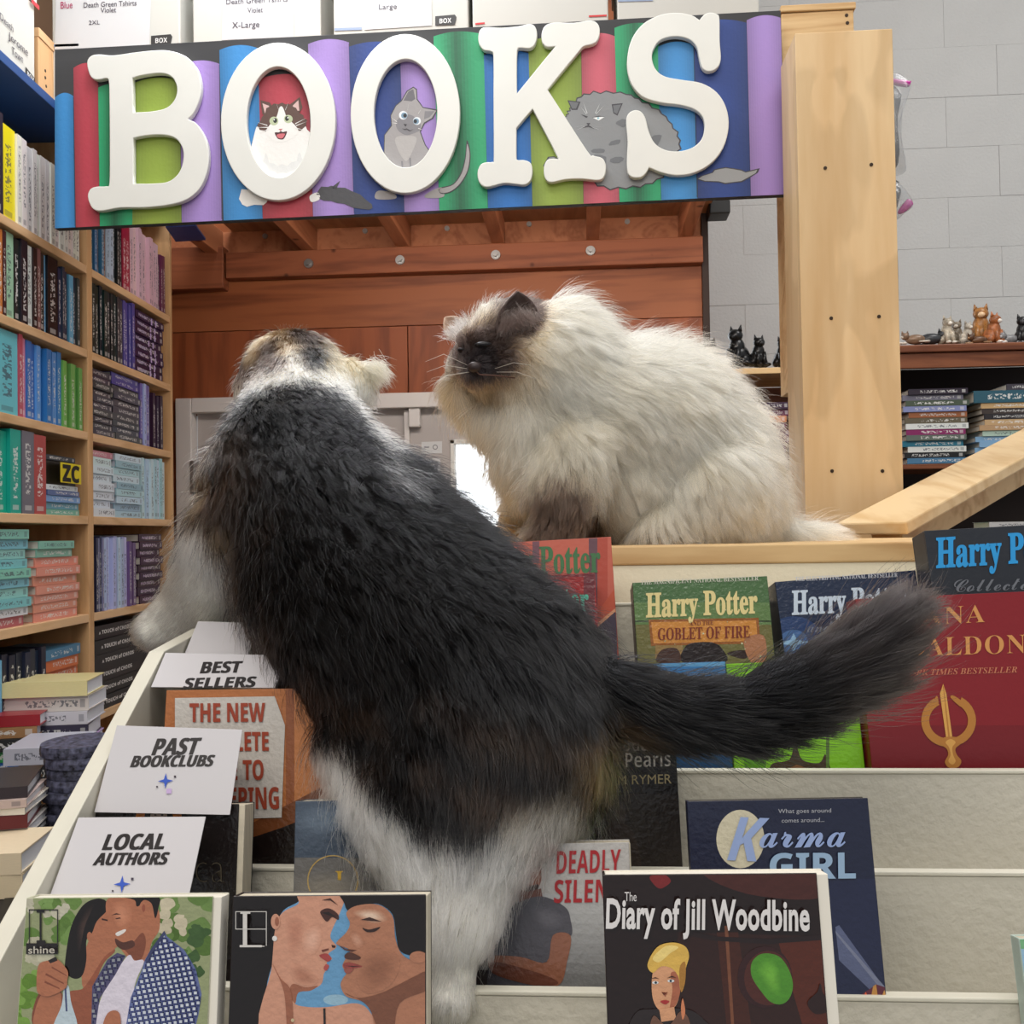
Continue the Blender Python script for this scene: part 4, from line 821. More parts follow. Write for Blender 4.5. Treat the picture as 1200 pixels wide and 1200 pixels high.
# ================================================================ stepped display rack
def at_x(px, py, x): r = ray(px, py); return CAM + r*((x-CAM.x)/r.x)
M_rack = mat('rack_white', (204, 199, 184), .6, var=.05, vscale=9, bump=.35, bscale=160)
M_rail = mat('rack_edge_white', (226, 222, 206), .5, var=.08, vscale=30)
XL, XRt = -.322, 1.02
EY = [(655, 1.05), (706, .985), (800, .885), (907, .775), (1027, .668), (1175, .568), (1345, .478)]
E_ = [at(1120, y, d) for y, d in EY]
rk = thing('display_rack', (.3, .8, 0), 'white stepped display rack whose tiers hold front-facing books', 'rack')
LEAN = R(11)
def tier(k):
    """panel whose top edge is E_[k]; runs down behind the books of the tier below"""
    p = E_[k]; zb = (E_[k+1].z if k+1 < len(E_) else p.z-.05)-.066; L = p.z-zb; dy = L*math.tan(LEAN)
    t = .006
    q = [(XL, p.y-dy, zb), (XRt, p.y-dy, zb), (XRt, p.y-dy+t, zb), (XL, p.y-dy+t, zb), (XL, p.y, p.z), (XRt, p.y, p.z), (XRt, p.y+t, p.z), (XL, p.y+t, p.z)]
    MB().hexa(q).build('tier_panel', M_rack, rk, .0008)
    boxo('tier_edge', (XL, p.y-.001, p.z+.0002), (XRt, p.y+t+.001, p.z+.003), M_rail, rk, .0008)
    if k+1 < len(E_):
        boxo('pocket_floor', (XL, E_[k+1].y+.0065, zb-.006), (XRt, p.y-dy+t, zb-.0005), M_rack, rk, 0)
FLZ = []
for k in range(1, len(E_)): tier(k)
top_z = at(900, 637.5, 1.05).z; rb = at(900, 661, 1.05).z
# uppermost panel, top rail and the deck the cream cat sits on
zb = E_[1].z-.066
MB().hexa([(XL, E_[0].y-.02, zb), (XRt, E_[0].y-.02, zb), (XRt, E_[0].y-.014, zb), (XL, E_[0].y-.014, zb), (XL, E_[0].y+.002, rb), (XRt, E_[0].y+.002, rb), (XRt, E_[0].y+.008, rb), (XL, E_[0].y+.008, rb)]).build('tier_panel', mat('rack_cream', (226, 216, 190), .6, bump=.2, bscale=120), rk, .0005)
boxo('pocket_floor', (XL, E_[1].y+.0065, zb-.006), (XRt, E_[0].y-.014, zb-.0005), M_rack, rk, 0)
boxo('top_rail', (XL-.012, E_[0].y, rb), (XRt, E_[0].y+.018, top_z), M_pineX, rk, .002)
boxo('top_board', (XL-.012, E_[0].y+.0185, top_z-.016), (XRt, E_[0].y+.48, top_z), M_pineX, rk, .002)
boxo('back_panel', (XL, E_[0].y+.46, 0), (XRt, E_[0].y+.475, top_z-.0165), M_pineX, rk, 0)
# left side board following the steps
a, b = at_x(190, 768, XL), at_x(0, 1127, XL); sl = (a.z-b.z)/(a.y-b.y)
yf, yr = .30, E_[0].y-.001; zf, zr_ = b.z+sl*(yf-b.y), min(top_z-.004, b.z+sl*(yr-b.y))
prof = [(yf, zf), (a.y+.004, a.z+.004*sl), (a.y+.09, a.z+.012), (E_[0].y+.4, a.z+.012)]; mb = MB(); n_ = len(prof)
vs_ = [(x_, y_, z_) for x_ in (XL-.012, XL) for (y_, z_) in prof]+[(x_, y_, 0) for x_ in (XL-.012, XL) for (y_, z_) in prof]
mb.add(vs_, [(i, i+1, n_+i+1, n_+i) for i in range(n_-1)]+[(2*n_+i, 2*n_+i+1, i+1, i) for i in range(n_-1)]+[(3*n_+i+1, 3*n_+i, n_+i, n_+i+1) for i in range(n_-1)]+[(0, n_, 3*n_, 2*n_), (n_-1, 3*n_-1, 4*n_-1, 2*n_-1)])
mb.build('side_board', M_rail, rk, .0008)

# ---------------------------------------------------------------- books and cards on the rack
M_gloss = print_mat('gloss_cover', .22, bump=.22, bscale=260, coat=.15)
M_satin = print_mat('satin_cover', .38, bump=.06, bscale=200)
M_pgside = mat('paper_block', (222, 212, 190), .8, var=.2, vscale=6, stretch=(4, 90, 4))
def cover_book(label, tl, tr, d, height, thick, col, yaw=0, lean=11, reveal=0, hard=False, spine=None, m=None, curl=0, name='paperback', back=None, pages=None):
    """front cover whose top corners stand under the photo pixels tl and tr at depth d"""
    P0 = at(*tl, d)
    dy = Vector((math.cos(R(yaw)), math.sin(R(yaw)), 0)); dn_ = Vector((math.sin(R(yaw))*math.sin(R(lean)), -math.cos(R(yaw))*math.sin(R(lean)), -math.cos(R(lean))))
    n0 = dn_.cross(dy); n0 = n0 if n0.y < 0 else -n0
    pl = Plane(P0, dy, dn_, n0); P1 = pl.px(*tr); rr = (P1-P0); wdt = rr.length; rr.normalize()
    dn2 = n0.cross(rr); dn2 = dn2 if dn2.z < 0 else -dn2
    pl = Plane(P0, rr, dn2, n0)
    root = thing(name, pl.uv(wdt/2, height), label, 'book', 'books facing out on the display rack')
    def slab(u0, u1, v0, v1, o0, o1, nm, mt, bev=.0004):
        q = [pl.uv(u0, v1, o1), pl.uv(u1, v1, o1), pl.uv(u1, v1, o0), pl.uv(u0, v1, o0), pl.uv(u0, v0, o1), pl.uv(u1, v0, o1), pl.uv(u1, v0, o0), pl.uv(u0, v0, o0)]
        return MB().hexa(q).build(nm, mt, root, bev)
    ct = .002 if hard else .0008; cm = mat('cover_%d_%d_%d' % col, col, .35, bump=.1, bscale=200); sp = mat('spine_%d_%d_%d' % spine, spine, .4, var=.3, vscale=40) if spine else cm
    fc = slab(0, wdt, 0, height, -ct, 0, 'front_cover', cm); slab(0, wdt+reveal, 0, height, -thick, -thick+ct, 'back_cover', mat('cover_%d_%d_%d' % back, back, .4) if back else cm)
    slab(0, .0012, 0, height, -thick+ct, -ct, 'spine', sp); ins = .003 if hard else 0
    slab(.0013, wdt+reveal-ins-.0002, .0006+ins, height-.0006-ins, -thick+ct+.0001, -ct-.0001, 'page_block', pages or M_pgside)
    return fc, pl, wdt
def cl(pl, w_, h_): # cover outline in pixels for clipping art
    out = []
    for u, v in ((.0004, .0004), (w_-.0004, .0004), (w_-.0004, h_-.0004), (.0004, h_-.0004)):
        p = pl.uv(u, v)-CAM; dd = p.dot(Fw); out.append((600+1200*p.dot(Rt)/dd, 600-1200*p.dot(Up)/dd))
    return out
def rect(x0, y0, x1, y1): return [(x0, y0), (x1, y0), (x1, y1), (x0, y1)]
def blobs(c, x0, y0, x1, y1, n, r0, r1, seed, var=20):
    rr = random.Random(seed); out = []
    for _ in range(n):
        g = rr.uniform(-var, var); x, y = rr.uniform(x0, x1), rr.uniform(y0, y1); r_ = rr.uniform(r0, r1)
        out.append((tuple(max(0, min(255, q+g)) for q in c), [(x+math.cos(t)*r_*rr.uniform(.7, 1.2), y+math.sin(t)*r_*rr.uniform(.6, 1.1)) for t in [2*math.pi*i/9 for i in range(9)]], 's'))
    return out
# --- top right: tall dark hardcover with blue title
bk, pl, wd = cover_book('dark charcoal hardcover with big blue title, tallest at the top right', (1083, 622), (1262, 612), .90, .2, .035, (38, 42, 50), spine=(50, 54, 66), hard=True, name='hardcover_book', reveal=0)
text('cover_title', SERIF('Harry Potter'), pl, (1097, 665), (1262, 655), (1097, 630), ink((40, 150, 216)), bk, bold=.02); text('cover_title', SCRIPT('Collected'), pl, (1118, 694), (1222, 690), (1118, 678), ink((110, 114, 122)), bk)
# --- upper row of the set
bk, pl, wd = cover_book('large salmon-red paperback with green title, standing highest left', (538, 639), (716, 629), 1.0, .2, .03, (186, 84, 62), name='paperback')
cq = cl(pl, wd, .2)
art('cover_art', pl, [((192, 92, 72), rect(520, 620, 720, 800)), ((176, 66, 46), rect(700, 620, 712, 800)), ((96, 60, 72), rect(690, 620, 700, 800)), ((110, 66, 80), rect(624, 620, 632, 660)), ((190, 78, 46), [(704, 712), (720, 690), (720, 740), (704, 760)]), ((60, 46, 66), [(700, 735), (722, 715), (724, 790), (700, 790)]), ((214, 150, 110), [(700, 730), (722, 712), (722, 716), (700, 735)])], M_satin, bk, clip=cq)
text('cover_title', SERIF('Harry Potter'), pl, (556, 675), (704, 670), (556, 643), ink((62, 112, 70)), bk, bold=.015)
bk, pl, wd = cover_book('red paperback with teal title behind the black cat', (540, 680), (697, 671), .955, .19, .022, (150, 36, 34))
art('cover_art', pl, [((156, 34, 34), rect(500, 660, 720, 860)), ((120, 26, 34), rect(500, 660, 697, 676)), ((110, 40, 48), rect(684, 672, 697, 860)), ((90, 34, 44), rect(600, 722, 697, 727)), ((176, 60, 40), rect(650, 727, 684, 860)), ((90, 50, 34), ell(658, 735, 14, 12))], M_gloss, bk, clip=cl(pl, wd, .19))
text('cover_title', SERIF('Harry Potter'), pl, (556, 718), (690, 716), (556, 690), ink((84, 186, 160)), bk, bold=.015)
bk, pl, wd = cover_book('green paperback with orange title plaque, thick and worn', (741, 683), (899, 675), .95, .19, .05, (68, 98, 60), spine=(66, 34, 34), back=(60, 34, 34))
art('cover_art', pl, [((76, 110, 66), rect(730, 660, 910, 900)), ((98, 128, 74), rect(730, 706, 910, 732)), ((112, 108, 60), rect(730, 732, 910, 900)), ((58, 74, 44), rect(730, 727, 910, 729)),
 ((150, 90, 36), [(760, 726), (889, 724), (891, 754), (763, 757)]), ((208, 140, 62), [(763, 729), (886, 727), (888, 751), (766, 754)]), ((150, 120, 70), rect(768, 756, 800, 772)), ((34, 22, 22), [(800, 776), (803, 758), (815, 753), (835, 753), (846, 760), (850, 776)], 's'), ((70, 44, 34), [(770, 776), (775, 762), (793, 760), (797, 776)], 's'), ((50, 32, 28), [(852, 766), (866, 762), (880, 764), (872, 772)], 's'), ((176, 120, 86), [(872, 750), (895, 745), (897, 776), (880, 776)], 's')]+blobs((190, 190, 150), 745, 690, 895, 770, 16, .6, 1.3, 4), M_gloss, bk, clip=cl(pl, wd, .19))
text('cover_line', SERIF('THE MAGNIFICENT NATIONAL BESTSELLER'), pl, (751, 685), (889, 680), (751, 680), ink((206, 206, 190)), bk)
text('cover_title', SERIF('Harry Potter'), pl, (757, 723), (888, 718), (757, 695), ink((232, 214, 150)), bk, bold=.02)
text('cover_line', SERIF('AND THE'), pl, (808, 733), (836, 732), (808, 728), ink((120, 54, 30)), bk); text('cover_title', SERIF('GOBLET OF FIRE'), pl, (771, 750), (879, 747), (771, 736), ink((120, 46, 30)), bk, off=.0013)
bk, pl, wd = cover_book('dark blue paperback with silver title, thick, behind the tail', (908, 682), (1073, 668), .95, .19, .055, (26, 38, 62), spine=(30, 34, 50), back=(30, 34, 46))
art('cover_art', pl, [((28, 42, 70), rect(900, 650, 1090, 900)), ((40, 64, 110), ell(930, 752, 34, 30)), ((70, 106, 160), ell(930, 752, 17, 14)), ((150, 190, 226), [(910, 754), (926, 750), (930, 742), (934, 750), (948, 752), (934, 756), (930, 764), (926, 756)])], M_gloss, bk, clip=cl(pl, wd, .19))
text('cover_line', SERIF('THE ELECTRIFYING NATIONAL BESTSELLER'), pl, (932, 681), (1052, 676), (932, 676), ink((200, 204, 214)), bk)
text('cover_title', SERIF('Harry Potter'), pl, (928, 720), (1064, 714), (928, 692), ink((206, 220, 236)), bk, bold=.02); text('cover_title', SCRIPT('and the Order'), pl, (946, 741), (1050, 737), (946, 727), ink((110, 120, 140)), bk)
# --- third tier
bk, pl, wd = cover_book('blue paperback mostly hidden behind the black tail', (690, 780), (850, 775), .86, .17, .02, (44, 100, 150))
art('cover_art', pl, [((52, 118, 176), rect(680, 760, 860, 930)), ((96, 160, 206), rect(680, 760, 860, 781)), ((30, 70, 110), rect(680, 830, 860, 930))], M_gloss, bk, clip=cl(pl, wd, .17))
bk, pl, wd = cover_book('lime green paperback with a brown dancing figure under the tail', (851, 778), (1000, 772), .85, .17, .02, (128, 196, 30))
art('cover_art', pl, [((132, 200, 32), rect(840, 760, 1010, 930)), ((90, 150, 30), ell(885, 880, 14, 40)), ((70, 52, 34), [(900, 910), (905, 895), (925, 890), (932, 870), (940, 890), (960, 894), (968, 885), (972, 930), (896, 930)], 's'), ((130, 86, 50), [(915, 905), (934, 896), (955, 904), (950, 908), (935, 902), (920, 909)]), ((90, 120, 50), rect(968, 860, 972, 920))], M_gloss, bk, clip=cl(pl, wd, .17))
bk, pl, wd = cover_book('large dark red hardcover with gold dagger emblem and serif lettering', (1002, 702), (1226, 692), .835, .21, .03, (128, 18, 26), hard=True, name='hardcover_book', lean=9, yaw=0)
art('cover_art', pl, [((134, 20, 30), rect(980, 670, 1250, 1000)), ((120, 16, 26), rect(980, 850, 1250, 1000))], M_satin, bk, clip=cl(pl, wd, .21))
gold = ink((214, 150, 86), .4)
text('author_line', SERIF('DIANA'), pl, (1042, 735), (1154, 729), (1042, 714), gold, bk, bold=-.008, space=1.1); text('author_line', SERIF('GABALDON'), pl, (1018, 771), (1202, 765), (1018, 749), gold, bk, bold=-.008, space=1.05)
text('cover_line', '#𝟏 '+SERIFI('NEW YORK TIMES BESTSELLER'), pl, (1020, 793), (1192, 788), (1020, 786), ink((196, 120, 90)), bk)
TD = (850, 600, .2917); GO, GL = (186, 124, 52), (222, 166, 84)
ring = []
for a_ in range(-60, 241, 12):
    t = math.radians(a_); ring.append((898+100*math.cos(t), 838+100*math.sin(t)))
oring = [(897+110*math.cos(math.radians(t)), 838+106*math.sin(math.radians(t))) for t in range(-62, 243, 10)]; iring = [(897+78*math.cos(math.radians(t)), 838+72*math.sin(math.radians(t))) for t in range(242, -63, -10)]
art('dagger_emblem', pl, [(GO, oring+iring), (GO, [(835, 765), (850, 738), (856, 770), (840, 782)], 's'), (GO, [(905, 745), (918, 738), (955, 765), (945, 782)], 's'), (GL, [(862, 730), (875, 690), (888, 730), (912, 905), (888, 915)]), (GO, [(874, 700), (878, 700), (902, 905), (896, 908)]), (GO, [(860, 930), (880, 905), (930, 905), (950, 925), (925, 950), (930, 975), (948, 1000), (935, 1025), (900, 1028), (882, 1005), (895, 975), (888, 950)], 's'), (GL, [(885, 925), (905, 912), (925, 925), (912, 945), (915, 975), (925, 1000), (912, 1015), (896, 1000), (905, 975), (898, 945)], 's')], M_satin, bk, base=.0009, T=TD)
# --- fourth tier
bk, pl, wd = cover_book('black paperback with pale title lettering behind the cat hind legs', (604, 848), (790, 843), .765, .19, .022, (32, 28, 28))
art('cover_art', pl, [((34, 30, 30), rect(590, 830, 820, 1100)), ((48, 42, 40), rect(700, 930, 800, 1030)), ((70, 62, 58), ell(722, 955, 12, 16)), ((60, 50, 46), [(700, 1030), (706, 975), (722, 965), (742, 975), (750, 1030)], 's'), ((44, 38, 36), ell(770, 975, 20, 30))], M_gloss, bk, clip=cl(pl, wd, .19))
text('cover_title', SANSB('Sweeney Todd'), pl, (640, 882), (760, 880), (640, 868), ink((150, 142, 136)), bk, bold=-.01); text('cover_title', SANSB('The String of Pearls'), pl, (612, 903), (786, 898), (612, 886), ink((206, 200, 192)), bk, bold=-.012)
text('author_line', 'MALCOLM RYMER', pl, (664, 921), (787, 918), (664, 910), ink((186, 170, 130)), bk)
bk, pl, wd = cover_book('orange hardcover with rust lettering on a white poster, behind the past bookclubs card', (195, 809), (398, 806), .742, .18, .012, (176, 108, 58), name='hardcover_book', hard=True)
cq = cl(pl, wd, .18)
art('cover_art', pl, [((182, 112, 62), rect(180, 790, 420, 1100)), ((150, 88, 52), rect(335, 800, 345, 1100)), ((196, 126, 74), rect(345, 800, 420, 960)), ((120, 70, 40), [(285, 970), (420, 900), (420, 1100), (280, 1100)]), ((30, 22, 20), [(285, 985), (330, 970), (420, 935), (420, 1100), (285, 1100)])], M_gloss, bk, clip=cq)
art('white_poster', pl, [((206, 200, 192), [(205, 818), (322, 816), (334, 850), (330, 958), (205, 962)])], M_gloss, bk, base=.0012, clip=cq)
rust = ink((160, 66, 42))
for s_, x0, x1, y0, h_ in (('THE NEW', 222, 311, 846, 21), ('COMPLETE', 222, 315, 880, 21), ('GUIDE TO', 222, 309, 914, 22), ('BEEKEEPING', 210, 327, 948, 24)): text('cover_title', SANSB(s_), pl, (x0, y0), (x1, y0-.5), (x0, y0-h_), rust, bk, bold=.012, off=.0022)
# --- fifth tier
bk, pl, wd = cover_book('black paperback with orange portrait disc behind the local authors card', (98, 945), (280, 942), .672, .17, .02, (24, 20, 20), name='paperback', reveal=.004)
art('cover_art', pl, [((26, 20, 20), rect(60, 930, 300, 1250)), ((206, 120, 40), ell(186, 958, 27, 24)), ((40, 34, 32), ell(186, 960, 17, 22)), ((176, 160, 146), ell(186, 958, 10, 14)), ((40, 30, 30), ell(182, 955, 1.5, 1)), ((40, 30, 30), ell(190, 955, 1.5, 1)), ((90, 60, 56), ell(186, 963, 3, 1))], M_gloss, bk, clip=cl(pl, wd, .17))
text('cover_title', 'rebecca', pl, (130, 1036), (264, 1035), (130, 995), ink((84, 76, 62)), bk, bold=-.03, cap=.72)
bk, pl, wd = cover_book('grey-blue paperback with thin gold ring emblem beside the hind leg', (346, 939), (532, 935), .662, .17, .02, (70, 80, 92))
rg = [(390+30*math.cos(t), 1032+30*math.sin(t)) for t in [2*math.pi*i/40 for i in range(41)]]+[(390+28.6*math.cos(t), 1032+28.6*math.sin(t)) for t in [2*math.pi*i/40 for i in range(40, -1, -1)]]
art('cover_art', pl, [((72, 84, 100), rect(330, 920, 560, 1200)), ((100, 114, 130), ell(375, 962, 34, 20, 12), 'b', (72, 84, 100)), ((54, 64, 78), ell(425, 985, 44, 18, 12), 'b', (72, 84, 100)), ((110, 108, 106), rect(330, 1005, 560, 1200)), ((136, 130, 120), ell(385, 1040, 50, 20, 12), 'b', (110, 108, 106)), ((190, 160, 96), rg)], M_gloss, bk, clip=cl(pl, wd, .17))
text('cover_title', SERIF('J'), pl, (390, 1046), (402, 1046), (390, 1020), ink((206, 166, 60)), bk)
bk, pl, wd = cover_book('pale paperback with red title and man in grey tee shirt', (528, 990), (737, 987), .64, .17, .018, (186, 182, 178), reveal=.001)
TK = (480, 850, .3083); SK, SKD, TEE = (150, 98, 76), (110, 66, 52), (84, 82, 90)
art('cover_art', pl, [((190, 187, 184), rect(100, 400, 900, 1300)), *[(tuple(190-k*8 for _ in range(3)), rect(100, 640+k*38, 900, 1300)) for k in range(9)], ((60, 54, 56), rect(100, 930, 330, 1100)),
 (SKD, [(405, 500), (440, 480), (480, 490), (500, 540), (498, 600), (470, 640), (430, 640), (400, 600)], 's'), (SK, [(450, 520), (492, 535), (496, 600), (470, 632), (452, 600)], 's'), ((50, 38, 34), [(395, 560), (400, 490), (430, 460), (480, 465), (505, 500), (500, 525), (450, 515), (430, 560), (425, 620)], 's'), ((64, 46, 40), [(430, 600), (450, 612), (490, 605), (480, 635), (445, 642)], 's'),
 (SKD, [(410, 640), (500, 620), (510, 680), (420, 700)]), (TEE, [(300, 900), (330, 740), (400, 680), (500, 650), (590, 690), (612, 740), (614, 800), (550, 800), (540, 900), (545, 1030), (320, 1060)], 's'), ((62, 60, 68), [(340, 770), (400, 720), (430, 750), (400, 880), (340, 890)], 'b', TEE), ((106, 104, 112), [(470, 680), (560, 700), (590, 760), (520, 780), (470, 740)], 'b', TEE),
 (SK, [(545, 798), (612, 800), (598, 900), (570, 985), (480, 990), (320, 940), (310, 880), (420, 880), (520, 900)], 's'), (SKD, [(320, 900), (420, 920), (540, 960), (560, 985), (470, 988), (320, 945)], 's'), ((52, 50, 58), [(312, 985), (560, 990), (570, 1100), (312, 1100)])], M_gloss, bk, T=TK, clip=[( x, y) for x, y in cl(pl, wd, .17)])
red = ink((172, 44, 50)); text('cover_title', SANSB('DEADLY'), pl, (652, 1024), (727, 1022), (653, 998), red, bk, bold=0, off=.0012); text('cover_title', SANSB('SILENCE'), pl, (649, 1058), (741, 1057), (650, 1032), red, bk, bold=0, off=.0012)
bk, pl, wd = cover_book('navy paperback with silver-blue script title and cream moon disc', (805, 939), (1017, 935), .602, .17, .012, (24, 30, 56), back=(60, 56, 50))
TKG = (680, 900, .4333)
art('cover_art', pl, [((24, 30, 56), rect(250, 50, 900, 700)), ((30, 36, 66), rect(250, 300, 900, 700)), ((206, 198, 172), ell(433, 192, 65, 79, 36)), ((90, 98, 130), [(690, 430), (700, 425), (845, 625), (810, 625), (700, 520)]), ((120, 126, 150), [(690, 440), (840, 610), (835, 625), (692, 450)]), ((96, 40, 56), [(740, 625), (780, 600), (800, 585), (846, 600), (846, 640), (740, 640)]), ((196, 140, 70), [(785, 628), (792, 590), (800, 585), (806, 628)]), ((214, 90, 50), [(760, 630), (772, 605), (784, 630)]), ((206, 150, 80), [(812, 630), (822, 600), (834, 630)])], M_gloss, bk, T=TKG, clip=cl(pl, wd, .17))
sv = ink((150, 170, 214), .3); sv2 = ink((150, 178, 206), .3)
text('cover_title', SANSBI('K'), pl, (852, 1008), (896, 1010), (858, 958), sv, bk, off=.0012); text('cover_title', SCRIPT('arma'), pl, (890, 993), (991, 992), (890, 956), sv, bk, bold=.006, off=.002, cap=.7); text('cover_title', SANSB('GIRL'), pl, (902, 1030), (1003, 1029), (902, 1001), sv2, bk, bold=.01, off=.002)
text('cover_line', 'What goes around', pl, (912, 953), (974, 952), (912, 948), ink((170, 172, 180)), bk); text('cover_line', 'comes around...', pl, (916, 964), (966, 963), (916, 959), ink((170, 172, 180)), bk)
bk, pl, wd = cover_book('pale paperback with green corner, cut by the right edge of the photo', (1194, 1100), (1330, 1098), .56, .17, .012, (196, 214, 206))
art('cover_art', pl, [((120, 180, 130), rect(1190, 1090, 1400, 1112)), ((150, 190, 214), rect(1190, 1112, 1400, 1140))], M_gloss, bk, clip=cl(pl, wd, .17))
# --- front tier
bk, pl, wd = cover_book('dark red-brown paperback with white title, green oval and blonde woman', (706, 1025), (957, 1023), .487, .17, .016, (30, 14, 12), reveal=.0055, pages=mat('paper_block_bright', (236, 230, 216), .8), back=(236, 230, 216))
TJ = (700, 1010, .25); cq = cl(pl, wd, .17)
dj = [((30, 14, 12), rect(-50, 0, 1300, 900)), ((46, 20, 15), [(380, 330), (1100, 350), (1200, 900), (300, 900)]), ((66, 28, 16), [(560, 330), (660, 330), (740, 900), (620, 900)]), ((84, 34, 18), [(850, 380), (1080, 350), (1150, 760), (960, 760)]), ((120, 72, 48), [(596, 300), (612, 300), (650, 900), (636, 900)]), ((34, 18, 18), [(420, 320), (560, 350), (800, 360), (1070, 340), (1070, 365), (800, 385), (560, 370), (420, 345)]), ((70, 30, 24), [(500, 40), (1000, 40), (1040, 170), (700, 150)], 's'),
 ((120, 30, 32), [(245, 70), (280, 58), (320, 62), (345, 90), (320, 115), (290, 125), (260, 100)], 's'), ((50, 20, 20), ell(785, 540, 128, 145)), ((76, 34, 26), ell(800, 545, 112, 128)), ((76, 140, 40), [(720, 520), (725, 470), (760, 435), (810, 430), (860, 450), (900, 510), (917, 580), (900, 640), (860, 668), (810, 655), (770, 610), (735, 560)], 's'), ((110, 176, 58), [(745, 500), (780, 455), (820, 455), (850, 500), (860, 600), (840, 630), (800, 600)], 'b', (76, 140, 40)),
 ((40, 18, 16), [(985, 660), (1030, 610), (1045, 570), (1060, 620), (1100, 650), (1080, 700), (1020, 710)], 's')]
SKB = (216, 158, 118)
dj += [((40, 30, 30), [(150, 760), (190, 700), (260, 690), (420, 690), (500, 740), (520, 800), (150, 800)], 's'), (SKB, [(255, 560), (270, 500), (330, 480), (385, 520), (388, 600), (370, 670), (325, 705), (285, 690), (260, 640)], 's'), ((170, 100, 72), [(345, 520), (388, 530), (388, 610), (368, 670), (340, 690), (352, 600)], 's'),
 ((222, 180, 84), [(235, 480), (280, 400), (350, 378), (410, 395), (430, 440), (415, 500), (410, 560), (390, 600), (380, 540), (350, 500), (300, 490), (260, 520)], 's'), ((242, 214, 130), [(260, 450), (320, 395), (380, 400), (340, 430), (290, 470)], 's'), ((170, 120, 50), [(385, 500), (412, 470), (412, 560), (392, 610)], 's'),
 ((226, 226, 224), ell(272, 566, 15, 7)), ((40, 60, 70), ell(274, 566, 6, 6)), ((226, 226, 224), ell(345, 558, 16, 7)), ((40, 60, 70), ell(344, 558, 6, 6)), ((70, 40, 30), [(250, 548), (272, 540), (292, 550), (272, 546)]), ((70, 40, 30), [(324, 546), (350, 534), (372, 544), (350, 541)]), ((150, 84, 62), [(300, 610), (312, 625), (330, 612), (318, 632)]), ((170, 50, 48), [(295, 655), (315, 648), (338, 654), (318, 668)], 's'),
 (SKB, [(290, 690), (360, 680), (370, 740), (300, 750)]), ((110, 76, 60), [(265, 720), (330, 770), (390, 700), (430, 740), (420, 800), (260, 800)], 's'), ((210, 130, 90), [(400, 640), (412, 700), (400, 740), (392, 690)], 's')]
art('cover_art', pl, dj, M_gloss, bk, T=TJ, clip=cq, step=.00003)
wt = ink((226, 222, 220)); text('cover_title', 'The', pl, (732, 1056), (746, 1056), (732, 1045), wt, bk, off=.003); text('cover_title', 'Diary of Jill Woodbine', pl, (710, 1087), (949, 1090), (711, 1053), wt, bk, bold=.028, off=.003, space=1.04)
# couple one
bk, pl, wd = cover_book('paperback with a hugging couple, man in plaid shirt, at the lower left', (31, 1052), (250, 1050), .525, .17, .012, (196, 196, 170), reveal=.0042, pages=mat('paper_block_bright', (236, 230, 216), .8), back=(210, 206, 190))
TC = (0, 1030, .225); cq = cl(pl, wd, .17)
s1 = [((150, 158, 116), rect(-50, 50, 1300, 900))]+blobs((104, 136, 66), 130, 80, 420, 320, 18, 26, 60, 1)+blobs((196, 192, 166), 130, 330, 260, 470, 8, 20, 50, 7, 8)+blobs((196, 192, 170), 130, 90, 360, 200, 6, 20, 40, 5, 8)+blobs((112, 150, 60), 40, 480, 200, 760, 14, 26, 60, 2)+blobs((92, 122, 56), 830, 90, 1110, 620, 26, 28, 66, 3)+blobs((200, 190, 162), 820, 120, 960, 300, 8, 24, 46, 6, 8)+blobs((60, 90, 44), 1000, 250, 1100, 520, 8, 22, 40, 9, 8)
SA, SAD, HR = (176, 112, 82), (130, 74, 54), (20, 12, 11)
